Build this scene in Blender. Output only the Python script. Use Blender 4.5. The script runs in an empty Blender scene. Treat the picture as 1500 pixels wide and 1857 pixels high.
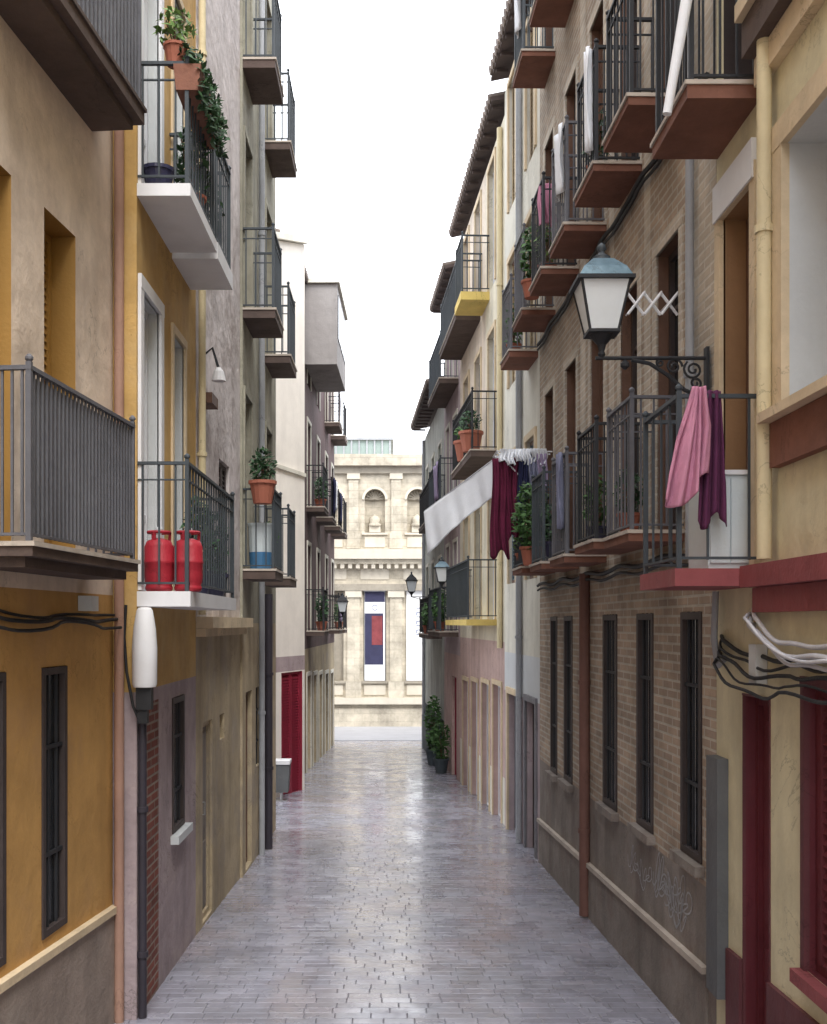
import bpy, math, random
from mathutils import Vector, Matrix
R = math.radians
rnd = random.Random(7)
sc = bpy.context.scene
COL = sc.collection

# ------------------------------------------------------------------ camera
cam = bpy.data.cameras.new('camera'); cam_o = bpy.data.objects.new('camera', cam); COL.objects.link(cam_o)
cam.sensor_fit = 'HORIZONTAL'; cam.sensor_width = 36.0; cam.lens = 48.0
cam.shift_x = 0.030; cam.shift_y = 0.1343
cam.clip_start = 0.1; cam.clip_end = 3000
cam_o.location = (0, 0, 2.6); cam_o.rotation_euler = (R(90), 0, 0)
sc.camera = cam_o

# ------------------------------------------------------------------ overcast sky, weak veiled sun
world = bpy.data.worlds.new('World'); sc.world = world; world.use_nodes = True
wn, wl = world.node_tree.nodes, world.node_tree.links
bg = wn['Background']
sky = wn.new('ShaderNodeTexSky'); sky.sky_type = 'NISHITA'; sky.sun_disc = False
SUN_EL, SUN_AZ = 55, 165          # azimuth clockwise from +Y: behind the camera
sky.sun_elevation = R(SUN_EL); sky.sun_rotation = R(SUN_AZ); sky.dust_density = 4.0; sky.air_density = 1.2
hsv = wn.new('ShaderNodeHueSaturation'); hsv.inputs['Saturation'].default_value = 0.35
wl.new(sky.outputs[0], hsv.inputs['Color'])
mixw = wn.new('ShaderNodeMix'); mixw.data_type = 'RGBA'; mixw.inputs['Factor'].default_value = 0.82
wl.new(hsv.outputs[0], mixw.inputs['A']); mixw.inputs['B'].default_value = (12.4, 12.8, 13.6, 1)   # closed cloud cover
wl.new(mixw.outputs['Result'], bg.inputs['Color'])
bg.inputs['Strength'].default_value = 0.13

sun = bpy.data.lights.new('sun', 'SUN'); sun_o = bpy.data.objects.new('sun', sun); COL.objects.link(sun_o)
sun.energy = 1.3; sun.angle = R(25); sun.color = (1.0, 0.97, 0.92)
az = R(SUN_AZ); el = R(SUN_EL)
sd = Vector((math.sin(az) * math.cos(el), math.cos(az) * math.cos(el), math.sin(el)))
sun_o.rotation_euler = sd.to_track_quat('Z', 'Y').to_euler()

sc.view_settings.view_transform = 'Standard'; sc.view_settings.look = 'None'
sc.view_settings.gamma = 1.0; sc.view_settings.use_curve_mapping = False
sc.view_settings.exposure = 1.2
sc.render.engine = 'CYCLES'
sc.cycles.use_denoising = True
sc.cycles.max_bounces = 8; sc.cycles.diffuse_bounces = 5

SLOPE = 0.035
def gz(y):                       # the street falls gently away from the camera
    return 0.0 if y < 0 else -SLOPE * min(y, 41.0)

# ------------------------------------------------------------------ materials
MATS = {}
def nd(nt, t, **kw):
    n = nt.nodes.new(t)
    for k, v in kw.items(): setattr(n, k, v)
    return n
def mk(name, col, rough=0.85, var=0.22, scale=1.6, bump=0.15, bscale=45, stain=0.25, spec=0.3, metal=0.0, blotch=None, rvar=0.0, objrand=0.0):
    m = bpy.data.materials.new(name); m.use_nodes = True; nt = m.node_tree; L = nt.links
    b = nt.nodes['Principled BSDF']
    b.inputs['Roughness'].default_value = rough; b.inputs['Metallic'].default_value = metal
    b.inputs['Specular IOR Level'].default_value = spec
    geo = nd(nt, 'ShaderNodeNewGeometry')
    n1 = nd(nt, 'ShaderNodeTexNoise'); n1.inputs['Scale'].default_value = scale; n1.inputs['Detail'].default_value = 12; n1.inputs['Roughness'].default_value = 0.74
    L.new(geo.outputs['Position'], n1.inputs['Vector'])
    mr = nd(nt, 'ShaderNodeMapRange'); mr.inputs[1].default_value = 0.3; mr.inputs[2].default_value = 0.7
    mr.inputs[3].default_value = 1 - var; mr.inputs[4].default_value = 1 + var
    L.new(n1.outputs['Fac'], mr.inputs[0])
    cm = nd(nt, 'ShaderNodeMix', data_type='RGBA', blend_type='MULTIPLY'); cm.inputs['Factor'].default_value = 1
    cm.inputs['A'].default_value = (*col, 1); L.new(mr.outputs[0], cm.inputs['B'])
    out = cm.outputs['Result']
    if blotch:                   # patches of another coat showing through: (colour, amount, scale)
        n3 = nd(nt, 'ShaderNodeTexNoise'); n3.inputs['Scale'].default_value = blotch[2]; n3.inputs['Detail'].default_value = 10; n3.inputs['Roughness'].default_value = 0.7
        L.new(geo.outputs['Position'], n3.inputs['Vector'])
        r3 = nd(nt, 'ShaderNodeMapRange'); r3.inputs[1].default_value = 0.5; r3.inputs[2].default_value = 0.62; r3.inputs[4].default_value = blotch[1]
        L.new(n3.outputs['Fac'], r3.inputs[0])
        c3 = nd(nt, 'ShaderNodeMix', data_type='RGBA'); L.new(r3.outputs[0], c3.inputs['Factor']); L.new(out, c3.inputs['A']); c3.inputs['B'].default_value = (*blotch[0], 1)
        out = c3.outputs['Result']
    if stain:                    # rain streaks and grime, drawn out vertically
        mp = nd(nt, 'ShaderNodeMapping'); mp.inputs['Scale'].default_value = (1.9, 1.9, 0.32); L.new(geo.outputs['Position'], mp.inputs['Vector'])
        n2 = nd(nt, 'ShaderNodeTexNoise'); n2.inputs['Scale'].default_value = 1.6; n2.inputs['Detail'].default_value = 6
        L.new(mp.outputs[0], n2.inputs['Vector'])
        r2 = nd(nt, 'ShaderNodeMapRange'); r2.inputs[1].default_value = 0.48; r2.inputs[2].default_value = 0.72; r2.inputs[4].default_value = stain
        L.new(n2.outputs['Fac'], r2.inputs[0])
        c2 = nd(nt, 'ShaderNodeMix', data_type='RGBA'); L.new(r2.outputs[0], c2.inputs['Factor']); L.new(out, c2.inputs['A'])
        c2.inputs['B'].default_value = (col[0] * .38, col[1] * .36, col[2] * .36, 1); out = c2.outputs['Result']
    if stain > .2:
        nc = nd(nt, 'ShaderNodeTexNoise'); nc.inputs['Scale'].default_value = 1.15; nc.inputs['Detail'].default_value = 9; nc.inputs['Roughness'].default_value = 0.62; nc.inputs['Distortion'].default_value = 0.5
        L.new(geo.outputs['Position'], nc.inputs['Vector'])
        s1 = nd(nt, 'ShaderNodeMath', operation='SUBTRACT'); L.new(nc.outputs['Fac'], s1.inputs[0]); s1.inputs[1].default_value = .5
        s2 = nd(nt, 'ShaderNodeMath', operation='ABSOLUTE'); L.new(s1.outputs[0], s2.inputs[0])
        s3 = nd(nt, 'ShaderNodeMapRange'); s3.inputs[1].default_value = .0; s3.inputs[2].default_value = .006; s3.inputs[3].default_value = .55; s3.inputs[4].default_value = 0
        L.new(s2.outputs[0], s3.inputs[0])
        nm = nd(nt, 'ShaderNodeTexNoise'); nm.inputs['Scale'].default_value = .7; L.new(geo.outputs['Position'], nm.inputs['Vector'])
        s4 = nd(nt, 'ShaderNodeMapRange'); s4.inputs[1].default_value = .5; s4.inputs[2].default_value = .58; L.new(nm.outputs['Fac'], s4.inputs[0])
        s5 = nd(nt, 'ShaderNodeMath', operation='MULTIPLY'); L.new(s3.outputs[0], s5.inputs[0]); L.new(s4.outputs[0], s5.inputs[1])
        cc = nd(nt, 'ShaderNodeMix', data_type='RGBA'); L.new(s5.outputs[0], cc.inputs['Factor']); L.new(out, cc.inputs['A'])
        cc.inputs['B'].default_value = (col[0] * .3, col[1] * .3, col[2] * .3, 1); out = cc.outputs['Result']
    if objrand:
        oi = nd(nt, 'ShaderNodeObjectInfo'); ad = nd(nt, 'ShaderNodeMath', operation='ADD')
        L.new(oi.outputs['Random'], ad.inputs[0]); L.new(geo.outputs['Random Per Island'], ad.inputs[1])
        fr = nd(nt, 'ShaderNodeMath', operation='FRACT'); L.new(ad.outputs[0], fr.inputs[0])
        r4 = nd(nt, 'ShaderNodeMapRange'); r4.inputs[3].default_value = 1 - objrand; r4.inputs[4].default_value = 1 + objrand; L.new(fr.outputs[0], r4.inputs[0])
        c4 = nd(nt, 'ShaderNodeMix', data_type='RGBA', blend_type='MULTIPLY'); c4.inputs['Factor'].default_value = 1
        L.new(out, c4.inputs['A']); L.new(r4.outputs[0], c4.inputs['B']); out = c4.outputs['Result']
    L.new(out, b.inputs['Base Color'])
    if rvar:
        nr = nd(nt, 'ShaderNodeTexNoise'); nr.inputs['Scale'].default_value = 2.3; nr.inputs['Detail'].default_value = 7
        L.new(geo.outputs['Position'], nr.inputs['Vector'])
        rr = nd(nt, 'ShaderNodeMapRange'); rr.inputs[1].default_value = 0.35; rr.inputs[2].default_value = 0.65
        rr.inputs[3].default_value = max(.05, rough - rvar); rr.inputs[4].default_value = rough + rvar
        L.new(nr.outputs['Fac'], rr.inputs[0]); L.new(rr.outputs[0], b.inputs['Roughness'])
    if bump:
        nb = nd(nt, 'ShaderNodeTexNoise'); nb.inputs['Scale'].default_value = bscale; nb.inputs['Detail'].default_value = 6
        L.new(geo.outputs['Position'], nb.inputs['Vector'])
        bp = nd(nt, 'ShaderNodeBump'); bp.inputs['Strength'].default_value = bump; bp.inputs['Distance'].default_value = 0.02
        L.new(nb.outputs['Fac'], bp.inputs['Height'])
        if stain > .2:
            nw = nd(nt, 'ShaderNodeTexNoise'); nw.inputs['Scale'].default_value = 3.2; nw.inputs['Detail'].default_value = 3
            L.new(geo.outputs['Position'], nw.inputs['Vector'])
            bw = nd(nt, 'ShaderNodeBump'); bw.inputs['Strength'].default_value = 0.35; bw.inputs['Distance'].default_value = 0.06
            L.new(nw.outputs['Fac'], bw.inputs['Height']); L.new(bw.outputs[0], bp.inputs['Normal'])
        L.new(bp.outputs[0], b.inputs['Normal'])
    MATS[name] = m
    return m
def mk_brick(name, c1, c2, mortar, w=0.25, h=0.068, ms=0.011):
    m = bpy.data.materials.new(name); m.use_nodes = True; nt = m.node_tree; L = nt.links
    b = nt.nodes['Principled BSDF']; b.inputs['Roughness'].default_value = 0.9; b.inputs['Specular IOR Level'].default_value = 0.2
    geo = nd(nt, 'ShaderNodeNewGeometry'); sx = nd(nt, 'ShaderNodeSeparateXYZ'); L.new(geo.outputs['Position'], sx.inputs[0])
    ad = nd(nt, 'ShaderNodeMath', operation='ADD'); L.new(sx.outputs['X'], ad.inputs[0]); L.new(sx.outputs['Y'], ad.inputs[1])
    cx = nd(nt, 'ShaderNodeCombineXYZ'); L.new(ad.outputs[0], cx.inputs['X']); L.new(sx.outputs['Z'], cx.inputs['Y'])
    br = nd(nt, 'ShaderNodeTexBrick'); L.new(cx.outputs[0], br.inputs['Vector'])
    br.inputs['Scale'].default_value = 1; br.inputs['Brick Width'].default_value = w; br.inputs['Row Height'].default_value = h
    br.inputs['Mortar Size'].default_value = ms; br.inputs['Mortar Smooth'].default_value = 0.3
    br.inputs['Color1'].default_value = (*c1, 1); br.inputs['Color2'].default_value = (*c2, 1); br.inputs['Mortar'].default_value = (*mortar, 1)
    n1 = nd(nt, 'ShaderNodeTexNoise'); n1.inputs['Scale'].default_value = 1.3; n1.inputs['Detail'].default_value = 9; n1.inputs['Roughness'].default_value = 0.7
    L.new(geo.outputs['Position'], n1.inputs['Vector'])
    mr = nd(nt, 'ShaderNodeMapRange'); mr.inputs[1].default_value = .3; mr.inputs[2].default_value = .7; mr.inputs[3].default_value = .6; mr.inputs[4].default_value = 1.35
    L.new(n1.outputs['Fac'], mr.inputs[0])
    cm = nd(nt, 'ShaderNodeMix', data_type='RGBA', blend_type='MULTIPLY'); cm.inputs['Factor'].default_value = 1
    L.new(br.outputs['Color'], cm.inputs['A']); L.new(mr.outputs[0], cm.inputs['B']); L.new(cm.outputs['Result'], b.inputs['Base Color'])
    bp = nd(nt, 'ShaderNodeBump'); bp.inputs['Strength'].default_value = 0.6; bp.inputs['Distance'].default_value = 0.012; bp.invert = True
    L.new(br.outputs['Fac'], bp.inputs['Height']); L.new(bp.outputs[0], b.inputs['Normal'])
    MATS[name] = m
    return m

mk('cream_plaster', (.73, .61, .50), stain=.3, blotch=((.46, .37, .30), .55, .9))
mk('orange_plaster', (.50, .29, .10), stain=.35, var=.18, blotch=((.42, .25, .12), .5, 1.1))
mk('stone_plinth', (.30, .245, .21), var=.3, stain=.4, bump=.3, blotch=((.34, .29, .25), .6, 2.0))
mk('trim_cream', (.62, .50, .34), stain=.25)
mk('ochre_plaster', (.52, .33, .12), stain=.3, blotch=((.56, .40, .20), .5, 1.0))
mk('lilac_plaster', (.36, .29, .30), stain=.4, var=.25, bump=.25, bscale=25, blotch=((.42, .35, .33), .5, 1.6))
mk('khaki_plaster', (.42, .34, .225), stain=.5, var=.28, bump=.25, blotch=((.30, .26, .22), .6, 1.3))
mk('rough_plaster', (.58, .53, .52), stain=.3, var=.25, bump=.9, bscale=9, blotch=((.30, .25, .23), .75, 1.4))
mk('greygreen_plaster', (.30, .285, .225), stain=.6, var=.3, blotch=((.37, .36, .30), .6, 1.0))
mk('ivory_plaster', (.88, .83, .76), stain=.12, var=.08)
mk('brown_plaster', (.13, .085, .085), stain=.4)
mk('yellow_plaster', (.66, .60, .41), stain=.35, var=.15, blotch=((.50, .44, .30), .55, .9))
mk('pale_plaster', (.66, .635, .55), stain=.35, var=.15, blotch=((.62, .60, .54), .5, .8))
mk('grey_cream_plaster', (.64, .59, .47), stain=.4, var=.2)
mk('pink_plaster', (.50, .36, .325), stain=.35)
mk('blush_plaster', (.62, .53, .44), stain=.35)
mk('mauve_plaster', (.42, .34, .35), stain=.4)
mk('moss_plaster', (.40, .41, .37), stain=.5, var=.25)
mk('slate_base', (.06, .075, .085), stain=.3)
mk_brick('brick', (.41, .315, .235), (.30, .235, .185), (.43, .39, .325))
mk_brick('red_brick', (.22, .075, .055), (.15, .055, .045), (.24, .19, .16))
mk_brick('light_brick', (.53, .46, .37), (.43, .37, .30), (.52, .48, .42))
mk('render_grey', (.245, .215, .19), stain=.45, var=.3, bump=.3, blotch=((.20, .15, .13), .6, 2.2))
mk('white_paint', (.72, .72, .74), rough=.6, stain=.15, var=.06, bump=.05)
mk('white_wood', (.66, .67, .70), rough=.55, stain=.18, var=.08, bump=.05)
mk('grey_white', (.55, .57, .58), rough=.6, stain=.1, var=.08)
mk('rail_grey', (.12, .12, .135), rough=.6, stain=.2, var=.3)
mk('iron', (.028, .029, .033), rough=.6, stain=0, var=.25, bump=.1, spec=.25)
mk('iron_blue', (.05, .06, .07), rough=.6, stain=0, var=.25, bump=.1, spec=.3)
mk('screen_grey', (.22, .22, .25), rough=.7, stain=.35, var=.25)
mk('slab_brown', (.10, .072, .062), stain=.3, var=.3)
mk('bay_grey', (.30, .28, .27), stain=.3, var=.12)
mk('terracotta_slab', (.20, .09, .062), stain=.35, var=.3)
mk('slab_edge', (.48, .42, .36), stain=.3)
mk('red_slab', (.27, .07, .075), stain=.3, var=.2, rough=.6)
mk('red_paint', (.125, .022, .03), rough=.5, stain=.25, var=.18, spec=.4)
mk('red_plinth', (.13, .042, .048), stain=.35, var=.25, rough=.65)
mk('crimson_paint', (.26, .022, .045), rough=.45, stain=.2, var=.15, spec=.4)
mk('ochre_blind', (.34, .19, .05), rough=.6, stain=.15, var=.1)
mk('brown_blind', (.28, .16, .08), rough=.6, stain=.2, var=.15)
mk('brown_wood', (.14, .075, .05), rough=.6, stain=.3, var=.25)
mk('dark_wood', (.055, .042, .04), rough=.6, stain=.2, var=.25)
mk('grey_door', (.19, .185, .20), rough=.6, stain=.25, var=.2)
mk('dark_glass', (.022, .024, .028), rough=.2, stain=0, var=.3, bump=.03, spec=.35)
mk('curtain_glass', (.36, .38, .41), rough=.12, stain=.15, var=.2, bump=.02, spec=.6)
mk('green_shutter', (.05, .12, .09), rough=.55, stain=.25, var=.2)
mk('blue_shutter', (.13, .17, .20), rough=.55, stain=.25, var=.2)
mk('yellow_slab', (.66, .50, .16), stain=.25, var=.15)
mk('terracotta', (.36, .125, .08), rough=.75, stain=.2, var=.2)
mk('navy_plastic', (.03, .03, .065), rough=.4, stain=0, var=.15, spec=.4)
mk('blue_plastic', (.06, .17, .32), rough=.4, stain=0, var=.1, spec=.4)
mk('pale_plastic', (.58, .64, .66), rough=.4, stain=.1, var=.08, spec=.4)
mk('gas_red', (.33, .016, .03), rough=.55, stain=.3, var=.12, spec=.5)
mk('steel', (.5, .5, .5), rough=.35, metal=.8, stain=0, var=.1)
mk('leaf', (.055, .12, .035), rough=.55, stain=0, var=.55, scale=9, bump=0, objrand=.45)
mk('leaf_dark', (.03, .07, .03), rough=.55, stain=0, var=.5, scale=9, bump=0, objrand=.45)
mk('leaf_light', (.12, .20, .06), rough=.55, stain=0, var=.5, scale=9, bump=0, objrand=.45)
mk('soil', (.05, .035, .025), stain=0)
mk('pink_towel', (.56, .25, .36), rough=.95, stain=0, var=.15, scale=6, bump=.4, bscale=200)
mk('plum_cloth', (.10, .025, .07), rough=.95, stain=0, var=.2, scale=6)
mk('maroon_cloth', (.11, .012, .038), rough=.95, stain=0, var=.25, scale=6)
mk('navy_cloth', (.018, .02, .06), rough=.95, stain=0, var=.2, scale=6)
mk('bluegrey_cloth', (.20, .21, .30), rough=.95, stain=0, var=.3, scale=6)
mk('white_cloth', (.78, .80, .84), rough=.95, stain=0, var=.06, scale=4, bump=.2, bscale=150)
mk('lilac_cloth', (.34, .28, .42), rough=.95, stain=0, var=.2, scale=6)
mk('lantern_roof', (.10, .17, .215), rough=.4, stain=.3, var=.2, spec=.5, metal=.2)
mk('frosted_glass', (.72, .76, .78), rough=.35, stain=.1, var=.06, bump=.03, spec=.5)
mk('cable_black', (.02, .02, .022), rough=.6, stain=0)
mk('cable_white', (.60, .60, .64), rough=.5, stain=.2)
mk('pipe_cream', (.64, .55, .35), rough=.6, stain=.25, var=.12)
mk('pipe_salmon', (.36, .215, .16), rough=.6, stain=.25, var=.12)
mk('pipe_rust', (.16, .08, .062), rough=.65, stain=.4, var=.3)
mk('pipe_grey', (.33, .34, .36), rough=.6, stain=.3, var=.15)
mk('pipe_dark', (.04, .035, .045), rough=.55, stain=.2, var=.2)
mk('slate_panel', (.12, .125, .13), rough=.6, stain=.35, var=.2)
mk('spray_paint', (.40, .40, .41), rough=.8, stain=0, var=.3, scale=20)
mk_brick('palace_stone', (.52, .465, .37), (.475, .425, .34), (.42, .375, .30), .62, .31, .010)
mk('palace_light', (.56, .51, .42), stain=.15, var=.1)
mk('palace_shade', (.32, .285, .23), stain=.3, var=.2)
mk('roof_glass', (.25, .31, .29), rough=.6, stain=.15, var=.1)
mk('banner_dark', (.035, .035, .075), rough=.8, stain=0, var=.2, scale=4)
mk('banner_red', (.20, .045, .05), rough=.8, stain=0, var=.35, scale=3)
mk('banner_white', (.80, .80, .80), rough=.8, stain=0, var=.03)
mk('banner_ink', (.22, .24, .32), rough=.8, stain=0, var=.1)
mk('banner_tint', (.62, .70, .72), rough=.8, stain=0, var=.1)
mk('street_joint', (.20, .20, .22), rough=.6, stain=0, var=.3, bump=.4)
mk('paving', (.27, .268, .318), rough=.26, stain=0, var=.30, scale=1.4, bump=.14, bscale=9, spec=.7, rvar=.12, objrand=.12, blotch=((.29, .245, .265), .55, .8))
pv = MATS['paving'].node_tree; pb = pv.nodes['Principled BSDF']           # a film of rain water, broken where the stones have dried
pb.inputs['Coat IOR'].default_value = 1.45; pb.inputs['Coat Roughness'].default_value = 0.135
pg = pv.nodes.new('ShaderNodeNewGeometry'); pn = pv.nodes.new('ShaderNodeTexNoise'); pn.inputs['Scale'].default_value = 2.6; pn.inputs['Detail'].default_value = 9; pn.inputs['Roughness'].default_value = 0.7
pm = pv.nodes.new('ShaderNodeMapping'); pm.inputs['Scale'].default_value = (1, .55, 1); pv.links.new(pg.outputs['Position'], pm.inputs['Vector']); pv.links.new(pm.outputs[0], pn.inputs['Vector'])
pr = pv.nodes.new('ShaderNodeMapRange'); pr.inputs[1].default_value = .40; pr.inputs[2].default_value = .60; pr.inputs[3].default_value = 0.0; pr.inputs[4].default_value = 0.9
pv.links.new(pn.outputs['Fac'], pr.inputs[0]); pv.links.new(pr.outputs[0], pb.inputs['Coat Weight'])
mk('plaza_paving', (.34, .34, .36), rough=.5, stain=0, var=.15, bump=.2, spec=.45)
mk('tile_roof', (.17, .135, .115), stain=.4, var=.35)
mk('eave_wood', (.10, .075, .07), stain=.3, var=.3)

# ------------------------------------------------------------------ mesh helpers
WL = {}                                        # world location of every object built
class MB:
    def __init__(s): s.v = []; s.f = []; s.m = []; s.key = {}
    def vert(s, p):
        s.v.append((p[0], p[1], p[2])); return len(s.v) - 1
    def kv(s, p):
        k = (round(p[0], 4), round(p[1], 4), round(p[2], 4))
        if k not in s.key: s.key[k] = s.vert(p)
        return s.key[k]
    def face(s, pts, mi=0, shared=False):
        s.f.append([s.kv(p) if shared else s.vert(p) for p in pts]); s.m.append(mi)
    def hexa(s, p, mi=0):                      # 8 corners: bottom ring then top ring
        i = [s.vert(q) for q in p]
        for a in ((3, 2, 1, 0), (4, 5, 6, 7), (0, 1, 5, 4), (1, 2, 6, 5), (2, 3, 7, 6), (3, 0, 4, 7)):
            s.f.append([i[k] for k in a]); s.m.append(mi)
    def box(s, x0, x1, y0, y1, z0, z1, mi=0):
        s.hexa([(x0, y0, z0), (x1, y0, z0), (x1, y1, z0), (x0, y1, z0), (x0, y0, z1), (x1, y0, z1), (x1, y1, z1), (x0, y1, z1)], mi)
    def tube(s, pts, r, n=8, mi=0, caps=True):
        pts = [Vector(p) for p in pts]; rings = []
        up0 = None
        for i, p in enumerate(pts):
            d = (pts[min(i + 1, len(pts) - 1)] - pts[max(i - 1, 0)])
            if d.length < 1e-9: d = Vector((0, 0, 1))
            d.normalize()
            if up0 is None: a = d.orthogonal()
            else: a = up0 - d * up0.dot(d)           # carry the frame along, so the skin does not twist
            if a.length < 1e-6: a = d.orthogonal()
            a.normalize(); b = d.cross(a).normalized(); up0 = a
            rr = r[i] if isinstance(r, (list, tuple)) else r
            rings.append([s.vert(p + (a * math.cos(2 * math.pi * k / n) + b * math.sin(2 * math.pi * k / n)) * rr) for k in range(n)])
        for i in range(len(rings) - 1):
            for k in range(n):
                s.f.append([rings[i][k], rings[i][(k + 1) % n], rings[i + 1][(k + 1) % n], rings[i + 1][k]]); s.m.append(mi)
        if caps:
            for rg in (rings[0][::-1], rings[-1]):
                s.f.append([s.vert(s.v[k]) for k in rg]); s.m.append(mi)
    def lathe(s, c, prof, n=16, mi=0, sq=None):
        rings = []
        for (r, z) in prof:
            ring = []
            for k in range(n):
                a = 2 * math.pi * (k + (.5 if sq else 0)) / n
                ring.append(s.vert((c[0] + r * math.cos(a), c[1] + r * math.sin(a), c[2] + z)))
            rings.append(ring)
        for i in range(len(rings) - 1):
            for k in range(n):
                s.f.append([rings[i][k], rings[i][(k + 1) % n], rings[i + 1][(k + 1) % n], rings[i + 1][k]]); s.m.append(mi)
        for rg in (rings[0][::-1], rings[-1]):
            s.f.append([s.vert(s.v[k]) for k in rg]); s.m.append(mi)
    def build(s, name, mats, parent=None, smooth=False, kind=None, label=None, base=False):
        if isinstance(mats, str): mats = [mats]
        xs = [p[0] for p in s.v]; ys = [p[1] for p in s.v]; zs = [p[2] for p in s.v]
        c = Vector(((min(xs) + max(xs)) / 2, (min(ys) + max(ys)) / 2, min(zs)))
        me = bpy.data.meshes.new(name)
        me.from_pydata([(p[0] - c.x, p[1] - c.y, p[2] - c.z) for p in s.v], [], s.f)
        for mname in mats: me.materials.append(MATS[mname])
        if len(mats) > 1: me.polygons.foreach_set('material_index', s.m)
        if smooth: me.polygons.foreach_set('use_smooth', [True] * len(me.polygons))
        me.update()
        return place(bpy.data.objects.new(name, me), c, parent, kind, label)
def place(o, c, parent=None, kind=None, label=None):
    COL.objects.link(o); c = Vector(c)
    if parent is not None:
        o.parent = parent; o.location = c - WL[parent.name]
    else: o.location = c
    WL[o.name] = c
    if kind: o['kind'] = kind
    if label: o['label'] = label
    return o
def thing(name, label, cat, loc, group=None):
    o = bpy.data.objects.new(name, None); o.empty_display_size = .2
    place(o, loc); tag(o, label, cat, group)
    return o
def tag(o, label, cat, group=None):
    o['label'] = label; o['category'] = cat
    if group: o['group'] = group
    return o
def share(src, name, c, parent, label=None):            # another object on the same mesh
    o = bpy.data.objects.new(name, src.data)
    return place(o, c, parent, None, label)

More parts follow.
